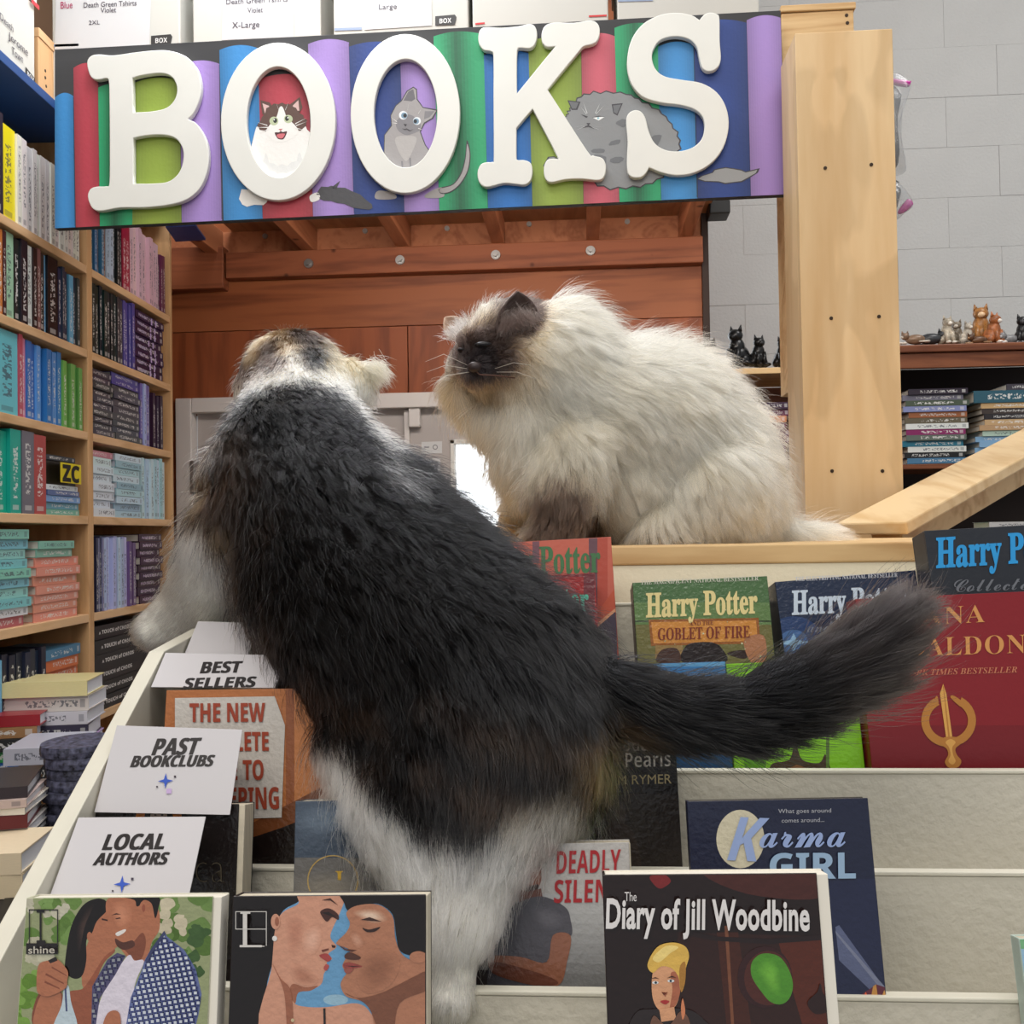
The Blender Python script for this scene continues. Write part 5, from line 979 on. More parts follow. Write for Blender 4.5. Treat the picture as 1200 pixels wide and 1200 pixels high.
s1 += [(SAD, [(170, 760), (200, 600), (300, 570), (330, 640), (300, 760)], 's'), (SA, [(175, 770), (210, 610), (290, 580), (320, 620), (290, 770)], 's'),
 ((150, 86, 62), [(440, 560), (450, 380), (520, 330), (600, 370), (540, 440), (500, 560), (500, 790), (340, 790), (350, 600)], 's'), (SA, [(470, 300), (500, 210), (560, 160), (600, 230), (620, 330), (590, 370), (540, 410), (470, 520), (430, 560), (430, 420)], 's'),
 (HR, [(340, 420), (370, 250), (430, 140), (500, 103), (552, 115), (560, 160), (505, 220), (480, 280), (450, 320), (450, 420), (430, 500), (390, 520), (345, 490)], 's'), ((66, 48, 42), [(400, 260), (450, 160), (490, 135), (460, 200), (430, 300), (410, 400)], 'b', HR), (SA, ell(466, 300, 13, 24)),
 (SA, [(556, 110), (620, 92), (720, 92), (820, 150), (830, 260), (790, 330), (760, 430), (680, 420), (620, 350), (580, 260), (556, 200)], 's'), ((202, 136, 104), [(590, 130), (640, 115), (690, 160), (670, 250), (620, 260), (590, 200)], 'b', SA), (HR, [(640, 92), (820, 92), (825, 150), (808, 205), (790, 130), (750, 110), (725, 140), (710, 140), (700, 110)], 's'), (SA, ell(745, 150, 18, 34)), ((150, 84, 62), ell(748, 152, 9, 20)),
 (SAD, [(620, 330), (680, 340), (740, 280), (760, 330), (740, 410), (700, 420)], 's'), ((86, 50, 40), [(600, 310), (640, 330), (690, 320), (700, 350), (650, 370), (610, 350)], 's'), ((232, 226, 220), [(603, 282), (650, 262), (652, 275), (615, 298)], 's'), ((60, 34, 28), [(578, 190), (605, 178), (632, 185), (605, 186)]), ((60, 34, 28), [(600, 205), (625, 200), (630, 206), (605, 210)]), ((60, 34, 28), [(530, 205), (562, 212), (560, 220), (530, 214)]),
 ((222, 214, 226), [(500, 780), (520, 640), (570, 540), (665, 400), (700, 425), (750, 430), (700, 560), (680, 780)], 's'), ((190, 206, 214), [(280, 780), (320, 660), (335, 560), (358, 560), (370, 640), (400, 780)], 's'), ((74, 84, 120), [(335, 560), (345, 560), (352, 690), (342, 690)])]
PB = (100, 112, 160)
sleeve = [(755, 420), (790, 360), (855, 270), (870, 300), (960, 370), (1020, 470), (1050, 600), (1035, 700), (1010, 800), (650, 800), (680, 620), (740, 470)]
sleeve2 = [(560, 420), (610, 385), (655, 400), (600, 500), (520, 620), (495, 790), (475, 790), (480, 560)]
s1 += [(PB, sleeve), ((80, 76, 110), sleeve2)]
from mathutils.geometry import intersect_point_quad_2d
def inside(p, poly):
    c = False; j = len(poly)-1
    for i in range(len(poly)):
        if (poly[i][1] > p[1]) != (poly[j][1] > p[1]) and p[0] < (poly[j][0]-poly[i][0])*(p[1]-poly[i][1])/(poly[j][1]-poly[i][1])+poly[i][0]: c = not c
        j = i
    return c
for i in range(-4, 26):
    for j in range(-2, 34):
        for (dx, dy, sx, sy, c) in ((0, 0, 15, 15, (206, 212, 222)), (18, 0, 7, 15, (44, 50, 104)), (0, 18, 15, 7, (52, 60, 116)), (18, 18, 7, 7, (20, 24, 62))):
            x = 450+i*28+j*7+dx; y = 250+j*26-i*5+dy
            if all(inside((x+a_, y+b_), sleeve) for a_ in (0, sx) for b_ in (0, sy)): s1.append((c, rect(x, y, x+sx, y+sy)))
            elif all(inside((x+a_, y+b_), sleeve2) for a_ in (0, sx) for b_ in (0, sy)): s1.append((tuple(v*.7 for v in c), rect(x, y, x+sx, y+sy)))
s1 += [((60, 66, 104), [(755, 425), (790, 360), (855, 270), (862, 285), (800, 375), (765, 440)]), (SA, [(190, 560), (200, 450), (250, 425), (300, 420), (340, 460), (355, 490), (350, 530), (340, 570), (260, 610), (205, 600)], 's'), (SAD, [(240, 490), (330, 540), (335, 550), (235, 500)]), (SAD, [(235, 530), (310, 568), (312, 576), (230, 540)]), (SAD, [(270, 455), (345, 500), (350, 508), (268, 464)]), ((36, 28, 28), [(250, 425), (290, 405), (300, 425), (262, 440)]), (SA, [(535, 760), (560, 700), (600, 685), (625, 710), (620, 790), (540, 790)], 's'),
 ((28, 26, 26), rect(206, 158, 216, 345)), ((28, 26, 26), rect(150, 158, 302, 164)), ((28, 26, 26), rect(150, 158, 155, 390)), ((28, 26, 26), rect(297, 158, 302, 390)), ((34, 28, 28), rect(136, 335, 300, 392)), ((28, 26, 26), rect(190, 158, 232, 176)), ((34, 28, 28), rect(190, 320, 236, 340))]
art('cover_art', pl, s1, M_gloss, bk, T=TC, clip=cq, step=.000004)
text('cover_title', 'shine', pl, (33, 1117.5), (64, 1117), (33, 1109), ink((196, 190, 176)), bk, bold=.01, off=.003); 
# couple two
bk, pl, wd = cover_book('paperback with two faces about to kiss, second from the left in front', (273, 1050), (499, 1048), .52, .17, .014, (40, 30, 30), reveal=.0008)
TQ = (260, 1030, .20833); cq = cl(pl, wd, .17); F1, F1d, F2, F2d = (206, 150, 124), (156, 98, 74), (176, 120, 92), (124, 78, 58)
s2 = [((104, 156, 196), rect(0, 0, 1300, 900)), ((150, 186, 206), ell(640, 680, 70, 30)), (HR, [(-40, 20), (500, 20), (440, 120), (330, 200), (300, 420), (250, 620), (250, 900), (0, 900)], 's'),
 (F1, [(340, 190), (430, 140), (440, 80), (680, 80), (690, 120), (660, 200), (610, 320), (645, 380), (600, 420), (620, 450), (590, 470), (600, 500), (575, 530), (560, 590), (500, 625), (420, 640), (410, 700), (480, 720), (600, 720), (760, 700), (840, 760), (880, 900), (240, 900), (280, 500), (300, 280)], 's'),
 (F1d, [(400, 590), (470, 610), (540, 600), (500, 628), (430, 640), (412, 700), (380, 640)], 's'), ((188, 130, 106), [(360, 230), (430, 200), (460, 260), (440, 400), (380, 420)], 'b', F1), ((222, 172, 148), [(460, 300), (540, 260), (560, 340), (520, 420), (460, 400)], 'b', F1), ((176, 120, 96), [(400, 480), (500, 520), (540, 580), (460, 600), (400, 560)], 'b', F1), (F1d, [(285, 480), (330, 560), (390, 640), (400, 900), (370, 900), (350, 640)], 's'),
 ((70, 40, 34), [(556, 180), (600, 165), (650, 195), (655, 230), (620, 215), (590, 240), (560, 205)], 's'), ((40, 26, 24), [(560, 190), (600, 185), (645, 215), (600, 205)]), ((70, 42, 34), [(560, 120), (610, 108), (655, 150), (610, 122)]), ((166, 70, 66), [(548, 430), (590, 420), (615, 445), (600, 465), (575, 455)], 's'), ((176, 80, 74), [(585, 480), (603, 488), (590, 515), (572, 505)], 's'), ((110, 62, 50), [(560, 400), (600, 390), (600, 400), (565, 412)]), ((60, 34, 30), [(616, 370), (640, 376), (636, 388), (620, 386)]),
 (F1, ell(302, 240, 26, 44)), (F1d, ell(310, 240, 12, 26)), ((230, 226, 222), ell(297, 335, 14, 15)), ((34, 32, 34), [(570, 728), (582, 728), (586, 900), (574, 900)]), ((210, 190, 150), ell(398, 795, 10, 10)),
 (HR, [(680, 20), (1180, 20), (1180, 440), (1060, 430), (1000, 400), (980, 320), (960, 200), (880, 140), (800, 150), (720, 180), (690, 140)], 's'),
 (F2, [(700, 190), (760, 150), (880, 145), (960, 210), (975, 330), (1010, 420), (1080, 460), (1160, 440), (1160, 900), (900, 900), (840, 750), (790, 690), (700, 660), (668, 600), (680, 560), (700, 530), (678, 490), (700, 440), (720, 400), (650, 370), (650, 350), (700, 300), (720, 250)], 's'),
 ((226, 196, 172), [(740, 190), (800, 170), (890, 180), (930, 230), (860, 250), (790, 225)], 'b', F2), ((200, 148, 122), [(720, 320), (760, 300), (800, 360), (760, 390)], 'b', F2), (F2d, [(690, 640), (760, 670), (900, 640), (1060, 560), (1160, 520), (1160, 620), (1000, 700), (960, 900), (900, 900), (840, 750), (790, 690)], 's'), ((146, 96, 72), [(800, 420), (940, 400), (1000, 480), (940, 600), (820, 640), (760, 560)], 'b', F2), (F2, ell(1105, 440, 50, 34)),
 ((60, 36, 30), [(780, 230), (830, 215), (900, 240), (840, 236)]), ((50, 30, 28), [(790, 275), (830, 285), (890, 270), (860, 296), (815, 298)], 's'), ((150, 70, 64), [(684, 478), (720, 470), (790, 492), (740, 502), (690, 500)], 's'), ((70, 36, 34), [(690, 488), (790, 491), (740, 496)]), ((150, 84, 72), [(690, 505), (740, 505), (720, 530), (695, 528)], 's'), ((90, 52, 42), [(655, 372), (700, 395), (760, 400), (730, 410), (690, 400)]), ((84, 50, 40), [(690, 430), (720, 412), (780, 440), (760, 455), (700, 450)], 's')]
art('cover_art', pl, s2, M_gloss, bk, T=TQ, clip=cq, step=.00002)
wtl = [((214, 210, 204), rect(*q)) for q in ((118, 186, 142, 378), (104, 186, 160, 196), (100, 372, 226, 384), (76, 182, 252, 186), (76, 182, 80, 284), (248, 182, 252, 376), (76, 280, 250, 284), (226, 376, 240, 381))]
art('monogram', pl, wtl, M_satin, bk, T=TQ, base=.003)
# --- section cards
M_card = mat('card_stock', (206, 203, 206), .6)
def card(label, tl, tr, br, bl, name='section_card', k=.1):
    A, Bp = at_x(*tl, XL+.0015), at_x(*bl, XL+.0015)
    dd = (Bp-A).normalized(); n = dd.cross(Vector((1, 0, 0))); n = n if n.y < 0 else -n; n.normalize()
    pl = Plane(A, (1, 0, 0), dd, n); A2, B2 = pl.px(*tl), pl.px(*bl); C2, D2 = pl.px(*br), pl.px(*tr)
    ext = (B2-A2)*k
    r = thing(name, (B2+C2)/2+ext, label, 'card', 'section cards along the left of the rack')
    q = [B2+ext, C2+ext, D2, A2]; bk_ = -n*.0006
    MB().hexa([q[0], q[1], q[1]+bk_, q[0]+bk_, q[3], q[2], q[2]+bk_, q[3]+bk_]).build('card_sheet', M_card, r)
    return r, pl
def sparkle(pl, r, x, y, s, more):
    st = lambda x, y, s: [(x-s, y+s*.05), (x-s*.22, y-s*.2), (x+s*.05, y-s), (x+s*.2, y-s*.22), (x+s, y-s*.02), (x+s*.22, y+s*.2), (x-s*.05, y+s), (x-s*.2, y+s*.22)]
    art('star_print', pl, [((44, 84, 190), st(x, y, s))], M_print, r, base=.0008)
    for mx_, my_, ms, c in more: art('star_print', pl, [(c, rect(mx_-ms, my_-ms, mx_+ms, my_+ms))], M_print, r, base=.0008)
pen = ink((30, 24, 26))
cards = []
r, pl = card('white section card lettered BEST SELLERS, partly under the cat', (194, 765), (338, 768), (322, 806), (177, 805), k=0)
text('card_lettering', SANSB('BEST'), pl, (234, 789), (280, 788), (238, 776), pen, r, bold=.004, off=.0003, heavy=1.3); text('card_lettering', SANSB('SELLERS'), pl, (214, 807), (297, 805), (218, 795), pen, r, bold=.004, off=.0003, heavy=1.3)
r, pl = card('white section card lettered PAST BOOKCLUBS below the best sellers card', (137, 850), (284, 855), (271, 945), (113, 942))
text('card_lettering', SANSB('PAST'), pl, (177, 885), (229, 884), (184, 866), pen, r, bold=.004, off=.0003, heavy=1.3); text('card_lettering', SANSB('BOOKCLUBS'), pl, (152, 899), (247, 898), (157, 886), pen, r, bold=.004, off=.0003, heavy=1.3)
sparkle(pl, r, 194, 915, 9, [(205, 910, 1.2, (60, 50, 60)), (184, 922, 1, (60, 50, 60)), (198, 927, 3, (196, 170, 214))])
r, pl = card('white section card lettered LOCAL AUTHORS, lowest of the cards', (92, 958), (241, 957), (222, 1049), (59, 1048))
text('card_lettering', SANSB('LOCAL'), pl, (119, 996), (190, 995), (126, 978), pen, r, bold=.004, off=.0003, heavy=1.3); text('card_lettering', SANSB('AUTHORS'), pl, (108, 1014), (193, 1013), (114, 1000), pen, r, bold=.004, off=.0003, heavy=1.3)
sparkle(pl, r, 143, 1036, 10, [(155, 1030, 1.5, (60, 50, 70)), (132, 1044, 1, (60, 50, 60))])
r, pl = card('blank white card behind the best sellers card, beside the paw', (232, 728), (300, 730), (290, 775), (214, 772))
# ================================================================ things on the right-hand shelves
def flat_stack(px0, px1, pybase, hs, cols, names, where, group, Y=None, dep=.13):
    Y = YR0 if Y is None else Y
    z = at_y((px0+px1)/2, pybase, Y).z+.0005; a, b = at_y(px0, pybase, Y).x, at_y(px1, pybase, Y).x; n = len(cols)
    for i in range(n):
        t = hs[i % len(hs)]; j, k = random.uniform(-.012, .012), random.uniform(-.008, .008); d = random.uniform(.004, .016)
        book((b+j, Y+d, z), (0, 0, t-.0006), (0, dep, 0), (-(b-a)+k, 0, 0), cols[i], '%s, %s from bottom, %s' % (names[i], ORD[i], where), group); z += t
    return z
T_ = .0172
zb2 = 543
flat_stack(1064, 1136, 543, [T_], [(70, 116, 150), (22, 24, 26), (216, 220, 216), (40, 116, 140), (92, 104, 96), (128, 34, 92), (214, 218, 216), (96, 88, 70), (150, 92, 56), (126, 134, 178), (70, 82, 66), (110, 108, 124), (40, 30, 44)],
 ['steel blue flat book', 'black flat book', 'white flat book', 'teal flat book', 'grey-green flat book', 'magenta flat book', 'white flat book', 'olive flat book', 'orange-brown flat book', 'periwinkle flat book', 'dark green flat book', 'grey flat book', 'black-purple flat book'], 'left pile in dark bookcase', 'books in the left pile of the dark bookcase')
z = flat_stack(1150, 1225, 543, [.0165], [(126, 166, 200)]*5+[(176, 200, 186), (176, 144, 108), (186, 156, 116), (40, 36, 40), (60, 50, 46), (190, 158, 112)], ['light blue flat book']*5+['pale mint flat book', 'tan flat book', 'tan flat book', 'black flat book', 'dark brown flat book', 'sand flat book'], 'right pile in dark bookcase', 'books in the right pile of the dark bookcase')
a, b = at_y(1142, 470, YR0).x, at_y(1222, 470, YR0).x
book((b, YR0+.005, z), (0, 0, .036), (0, .13, 0), (-(b-a), 0, 0), (40, 84, 100), 'thick teal and white picture book on top of the right pile in dark bookcase', None)
book((b, YR0+.012, z+.037), (0, 0, .018), (0, .13, 0), (-(b-a)*.5, 0, 0), (60, 56, 66), 'thin grey book crowning the right pile in dark bookcase', None)
flat_stack(1112, 1160, 655, [.02], [(30, 30, 34), (60, 150, 76), (70, 160, 84)], ['black flat book', 'green flat book', 'bright green flat book'], 'low pile under the handrail', 'books under the handrail')
flat_stack(1166, 1215, 655, [.022], [(30, 26, 30), (28, 26, 30), (40, 30, 34), (196, 62, 92), (190, 190, 190)], ['black flat book', 'black flat book', 'dark flat book', 'pink flat book', 'grey flat book'], 'pile at right under the handrail', 'books under the handrail')
flat_stack(872, 926, 551, [.0205], [(104, 30, 116), (112, 34, 104), (108, 30, 90), (104, 30, 84), (98, 28, 74), (98, 28, 70), (104, 30, 66), (206, 130, 84), (96, 34, 74), (60, 34, 60)], ['violet flat book', 'violet flat book']+['magenta-purple flat book']*5+['orange flat book', 'plum flat book', 'dark plum flat book'], 'in the pine bookcase', 'purple books in the pine bookcase')
flat_stack(890, 926, 659, [.022], [(30, 24, 28), (120, 30, 40), (40, 30, 34), (196, 110, 120), (150, 40, 50)], ['black flat book', 'dark red flat book', 'charcoal flat book', 'pink flat book', 'red flat book'], 'lower shelf of the pine bookcase', 'books low in the pine bookcase')
def figurine(px, py, Y, h, col, label, cat_pose=0, col2=None, turn=0):
    """small seated or lying cat ornament; (px,py) is where it stands"""
    p = at_y(px, py, Y); mb = MB(); s = h/.1; M3 = Matrix.Rotation(R(turn), 3, 'Z')
    def q(x, y, z): v = M3 @ Vector((x, y, z)); return (p.x+v.x*s, p.y+v.y*s, p.z+v.z*s)
    def bl(c, r, m=0): mb.cur = m; mb.ball(q(*c), tuple(v*s for v in r), M3, 12, 8)
    if cat_pose == 0:
        bl((0, .008, .028), (.027, .03, .029)); bl((0, 0, .048), (.02, .021, .028)); bl((0, -.006, .078), (.019, .018, .0165)); bl((0, -.021, .073), (.009, .007, .007), 1)
        for sx in (-1, 1):
            mb.cur = 0; mb.tube([q(sx*.011, -.004, .088), q(sx*.0145, -.003, .104)], [.007*s, .001*s], 6)
            mb.tube([q(sx*.011, -.014, .045), q(sx*.011, -.022, .006)], [.0085*s, .0075*s], 8); bl((sx*.011, -.027, .005), (.008, .011, .005), 1); bl((sx*.02, .006, .016), (.013, .02, .016))
        mb.tube([q(.018, .03, .008), q(.035, .012, .007), q(.034, -.012, .008), q(.022, -.022, .009)], [.006*s, .006*s, .005*s, .003*s], 8)
    else:
        bl((.01, 0, .022), (.042, .024, .022)); bl((-.032, -.008, .036), (.018, .018, .016)); bl((-.045, -.016, .032), (.007, .007, .006), 1)
        for sx in (-1, 1):
            mb.cur = 0; mb.tube([q(-.032+sx*.009, -.004, .046), q(-.033+sx*.012, -.002, .062)], [.007*s, .001*s], 6); bl((-.045+sx*.008, -.02, .005), (.012, .008, .006), 1)
        mb.tube([q(.05, 0, .012), q(.064, -.012, .01), q(.05, -.028, .008), q(.02, -.032, .008)], [.006*s, .006*s, .005*s, .003*s], 8)
    m1 = mat('glaze_%d_%d_%d' % col, col, .3, c2=tuple(int(v*.6) for v in col), vscale=60); m2 = mat('glaze_%d_%d_%d' % (col2 or col), col2 or col, .3)
    o = mb.build('cat_figurine', [m1, m2]); tag(o, label, 'figurine', 'cat ornaments on the shelf tops')
Y1 = YR0+.06
figurine(833, 431, Y1, .09, (24, 24, 26), 'black seated cat ornament, leftmost, behind the cream cat back', 0, turn=30)
figurine(864, 431, Y1, .125, (22, 22, 24), 'large black seated cat ornament left of the post', 0, turn=-40)
figurine(889, 430, Y1, .095, (26, 24, 24), 'small black seated cat ornament beside the larger black one', 0, turn=20)
figurine(917, 430, Y1, .09, (30, 26, 26), 'dark cat ornament half hidden by the post', 0, turn=10)
figurine(1070, 404, Y1, .07, (150, 120, 96), 'tan striped lying cat ornament next to the post', 1, (200, 190, 176), turn=-10)
figurine(1094, 404, Y1, .08, (60, 62, 66), 'dark grey stretching cat ornament', 1, (90, 92, 96), turn=170)
figurine(1110, 404, Y1, .085, (196, 184, 164), 'pale tabby seated cat ornament', 0, (226, 220, 208), turn=15)
figurine(1122, 404, Y1+.05, .075, (150, 138, 120), 'greyish tabby cat ornament behind the pale tabby', 0, (210, 200, 186), turn=-30)
figurine(1134, 404, Y1, .07, (206, 196, 180), 'cream seated cat ornament', 0, (224, 216, 204), turn=25)
figurine(1150, 404, Y1+.04, .12, (190, 130, 70), 'tallest orange cat ornament in the row', 0, (226, 190, 150), turn=-15)
figurine(1145, 404, Y1-.03, .06, (110, 76, 52), 'brown lying cat ornament in front of the orange one', 1, (150, 116, 84), turn=0)
figurine(1165, 404, Y1, .095, (186, 112, 66), 'orange and white seated cat ornament', 0, (230, 222, 212), turn=35)
figurine(1182, 404, Y1, .07, (150, 150, 152), 'grey lying cat ornament near the right edge', 1, (190, 190, 192), turn=10)
figurine(1199, 404, Y1, .09, (34, 34, 38), 'black seated cat ornament at the right edge', 0, (60, 60, 64), turn=-20)
figurine(1218, 404, Y1, .08, (210, 205, 198), 'white seated cat ornament beyond the right edge one', 0, turn=5)
# ================================================================ the two cats
from mathutils.kdtree import KDTree
def fur_mat(name, rough=.35, radial=.5, coat=0):
    m = bpy.data.materials.new(name); m.use_nodes = True; nt = m.node_tree; nt.nodes.remove(nt.nodes['Principled BSDF'])
    h = N(nt, 'ShaderNodeBsdfHairPrincipled'); h.model = 'CHIANG'; h.parametrization = 'COLOR'
    h.inputs['Roughness'].default_value = rough; h.inputs['Radial Roughness'].default_value = radial; h.inputs['Coat'].default_value = coat; h.inputs['IOR'].default_value = 1.5
    a = N(nt, 'ShaderNodeAttribute', attribute_name='tint'); nt.links.new(a.outputs['Color'], h.inputs['Color'])
    nt.links.new(h.outputs[0], nt.nodes['Material Output'].inputs[0]); return m
def skin_mat(name):
    m = mat(name, (200, 200, 200), .8, spec=.1); nt = m.node_tree; a = N(nt, 'ShaderNodeAttribute', attribute_name='tint')
    nt.links.new(a.outputs['Color'], nt.nodes['Principled BSDF'].inputs['Base Color']); return m
def project(P):
    P = np.asarray(P); d = P-np.array(CAM); z = d@np.array(Fw); return 600+1200*(d@np.array(Rt))/z, 600-1200*(d@np.array(Up))/z
def body_mesh(name, chains, extra, vox=.0045, it=5):
    mb = MB()
    for ch in chains:
        pts = [(at(x, y, d), r) for x, y, d, r in ch]
        for (a, ra), (b, rb) in zip(pts, pts[1:]):
            n = max(1, int((b-a).length/.008))
            for i in range(n+1): t = i/n; mb.ball(a.lerp(b, t), ra+(rb-ra)*t, None, 14, 9)
    for (x, y, d, r, rot) in extra:
        mb.ball(at(x, y, d), r, rot, 14, 9)
    me = mb.mesh(name, skin); o = bpy.data.objects.new(name, me)
    r = o.modifiers.new('r', 'REMESH'); r.mode = 'VOXEL'; r.voxel_size = vox; r.use_smooth_shade = True
    s = o.modifiers.new('s', 'SMOOTH'); s.iterations = it; s.factor = .5
    return to_mesh(o)
def seg_dist(P, a, b):
    ab = b-a; t = np.clip(((P-a)@ab)/(ab@ab), 0, 1); q = a+t[:, None]*ab; return np.linalg.norm(P-q, axis=1)
def soft_in(x, y, poly, soft):
    """signed soft mask of a polygon in measuring pixels"""
    poly = np.array(poly, float); n = len(poly); ins = np.zeros(len(x), bool); dmin = np.full(len(x), 1e9)
    for i in range(n):
        a, b = poly[i], poly[(i+1) % n]
        c = ((a[1] > y) != (b[1] > y)) & (x < (b[0]-a[0])*(y-a[1])/(b[1]-a[1]+1e-12)+a[0]); ins ^= c
        ab = b-a; t = np.clip(((x-a[0])*ab[0]+(y-a[1])*ab[1])/(ab@ab), 0, 1); dmin = np.minimum(dmin, np.hypot(x-a[0]-t*ab[0], y-a[1]-t*ab[1]))
    sd = np.where(ins, dmin, -dmin); return np.clip(.5+sd/soft, 0, 1)
def grow(name, me, bones, color, length, count, parent, m, seed=3, guides=5000, pts=6, rad=.00022, lift=.45, clump=.6, grav=.15, wav=0, messy=.25, label=None):
    """bones: (p0, p1, radius, flow) ; flow None = along the bone"""
    g = np.random.default_rng(seed); me.calc_loop_triangles()
    nv = len(me.vertices); co = np.zeros(nv*3); me.vertices.foreach_get('co', co); co = co.reshape(-1, 3)
    no = np.zeros(nv*3); me.vertices.foreach_get('normal', no); no = no.reshape(-1, 3)
    tr = np.zeros(len(me.loop_triangles)*3, int); me.loop_triangles.foreach_get('vertices', tr); tr = tr.reshape(-1, 3)
    A, B_, C_ = co[tr[:, 0]], co[tr[:, 1]], co[tr[:, 2]]; ar = np.linalg.norm(np.cross(B_-A, C_-A), axis=1)
    # denser on the side that can be seen from around the camera
    fn = no[tr].mean(1); view = np.array(CAM)-A; view /= np.linalg.norm(view, axis=1)[:, None]; ar = ar*np.where((fn*view).sum(1) > -.35, 1, .35)
    def sample(n):
        k = g.choice(len(tr), n, p=ar/ar.sum()); u, v = g.random(n), g.random(n); f = u+v > 1; u[f], v[f] = 1-u[f], 1-v[f]
        w_ = np.stack([1-u-v, u, v], 1); P = (co[tr[k]]*w_[:, :, None]).sum(1); Nn = (no[tr[k]]*w_[:, :, None]).sum(1); Nn /= np.linalg.norm(Nn, axis=1)[:, None]+1e-9; return P, Nn
    def flow(P, Nn):
        F = np.zeros_like(P); W = np.zeros(len(P))
        for a, b, r, fl in bones:
            a, b = np.array(a), np.array(b); d = np.array(fl if fl is not None else b-a, float); d /= np.linalg.norm(d)
            w_ = 1/(seg_dist(P, a, b)/r+.05)**7; F += w_[:, None]*d; W += w_
        F /= W[:, None]; F -= Nn*(F*Nn).sum(1)[:, None]*.85; F /= np.linalg.norm(F, axis=1)[:, None]+1e-9; return F
    T = np.linspace(0, 1, pts)
    def strands(P, Nn, L, mess, lf):
        F = flow(P, Nn); rnd = g.normal(size=P.shape)*mess; F = F+rnd; F -= Nn*np.minimum((F*Nn).sum(1), 0)[:, None]; F /= np.linalg.norm(F, axis=1)[:, None]
        out = np.zeros((len(P), pts, 3)); out[:, 0] = P; cur = P.copy()
        for i in range(1, pts):
            t = T[i]; d = F + Nn*(lf*(1.35-t*1.3))[:, None]; d[:, 2] -= grav*t; d /= np.linalg.norm(d, axis=1)[:, None]; cur = cur + d*(L/(pts-1))[:, None]; out[:, i] = cur
        return out
    GP, GN = sample(guides); xg, yg = project(GP); Lg = length(xg, yg, GP)
    GS = strands(GP, GN, Lg*g.uniform(.85, 1.15, guides), messy, np.full(guides, lift)*g.uniform(.6, 1.4, guides))
    if wav:
        ax = g.normal(size=(guides, 3)); ax /= np.linalg.norm(ax, axis=1)[:, None]; ph = g.uniform(0, 6.28, guides)
        wm = wav(xg, yg) if callable(wav) else np.full(guides, wav)
        for i in range(1, pts): GS[:, i] += ax*(wm*np.sin(ph+T[i]*7)*T[i])[:, None]
    kd = KDTree(guides)
    for i, p in enumerate(GP): kd.insert(p, i)
    kd.balance()
    P, Nn = sample(count); x, y = project(P); L = length(x, y, P)*g.uniform(.75, 1.12, count)
    S = strands(P, Nn, L, messy*.6, np.full(count, lift))
    near = np.array([kd.find(p)[1] for p in P]); cl_ = clump*g.uniform(.5, 1.15, count)
    Gn = GS[near]; off = P-GP[near]
    for i in range(1, pts):
        k = (cl_*T[i]**.8)[:, None]; tgt = Gn[:, i]+off*(1-T[i]*.8); S[:, i] = S[:, i]*(1-k)+tgt*k
    hc = bpy.data.hair_curves.new(name); hc.add_curves([pts]*count)
    hc.attributes['position'].data.foreach_set('vector', S.reshape(-1).astype(np.float32))
    ra = hc.attributes.new('radius', 'FLOAT', 'POINT'); rr = rad*np.array([1.0, 1.0, .95, .8, .55, .12])[:pts]
    ra.data.foreach_set('value', (np.tile(rr, count)*np.repeat(g.uniform(.7, 1.2, count), pts)).astype(np.float32))
    c = color(x, y, P, g, Nn); ca = hc.attributes.new('tint', 'FLOAT_COLOR', 'CURVE'); ca.data.foreach_set('color', np.concatenate([c, np.ones((count, 1))], 1).astype(np.float32).ravel())
    hc.materials.append(m); o = bpy.data.objects.new(name, hc); COL.objects.link(o); setparent(o, parent); tag(o, label, kind='stuff'); return o
def srgb(c): return np.array(lin(c))
def tint_mesh(me, color):
    nv = len(me.vertices); co = np.zeros(nv*3); me.vertices.foreach_get('co', co); co = co.reshape(-1, 3); x, y = project(co); no = np.zeros(nv*3); me.vertices.foreach_get('normal', no)
    c = color(x, y, co, np.random.default_rng(1), no.reshape(-1, 3)); a = me.color_attributes.new('tint', 'FLOAT_COLOR', 'POINT'); a.data.foreach_set('color', np.concatenate([c, np.ones((nv, 1))], 1).astype(np.float32).ravel())
def vnoise(P, s, seed=0):
    """cheap smooth noise: a few sines"""
    g = np.random.default_rng(seed); v = np.zeros(len(P))
    for k in range(6):
        d = g.normal(size=3); v += np.sin(P@d*s*(1+.4*k)+g.uniform(0, 6.28))
    return v/6
def mix(c, col, w_): return c*(1-w_[:, None])+np.array(col)[None]*w_[:, None]
skin = skin_mat('cat_skin')
SC = 1.0
# ---------------------------------------------------------------- black and white cat climbing the rack
main = [(352, 462, 1.03, .052), (352, 500, .98, .058), (352, 570, .92, .082), (412, 655, .86, .096), (478, 742, .80, .100), (560, 822, .74, .094), (575, 870, .705, .078)]
legR = [(575, 870, .695, .075), (566, 945, .645, .042), (556, 1015, .622, .027), (546, 1070, .603, .020), (532, 1112, .595, .015), (526, 1160, .588, .014)]
legL = [(462, 850, .735, .054), (454, 915, .69, .034), (476, 975, .64, .024), (502, 1040, .612, .018), (512, 1095, .60, .015), (514, 1150, .592, .012)]
armL = [(300, 625, .88, .052), (262, 675, .895, .040), (228, 712, .915, .029), (200, 731, .925, .024)]
armR = [(420, 590, .94, .045), (440, 618, 1.02, .032), (448, 632, 1.075, .022)]
tail = [(640, 800, .725, .028), (700, 812, .705, .022), (780, 832, .685, .019), (860, 838, .672, .019), (930, 818, .662, .020), (990, 785, .655, .020), (1022, 757, .65, .016)]
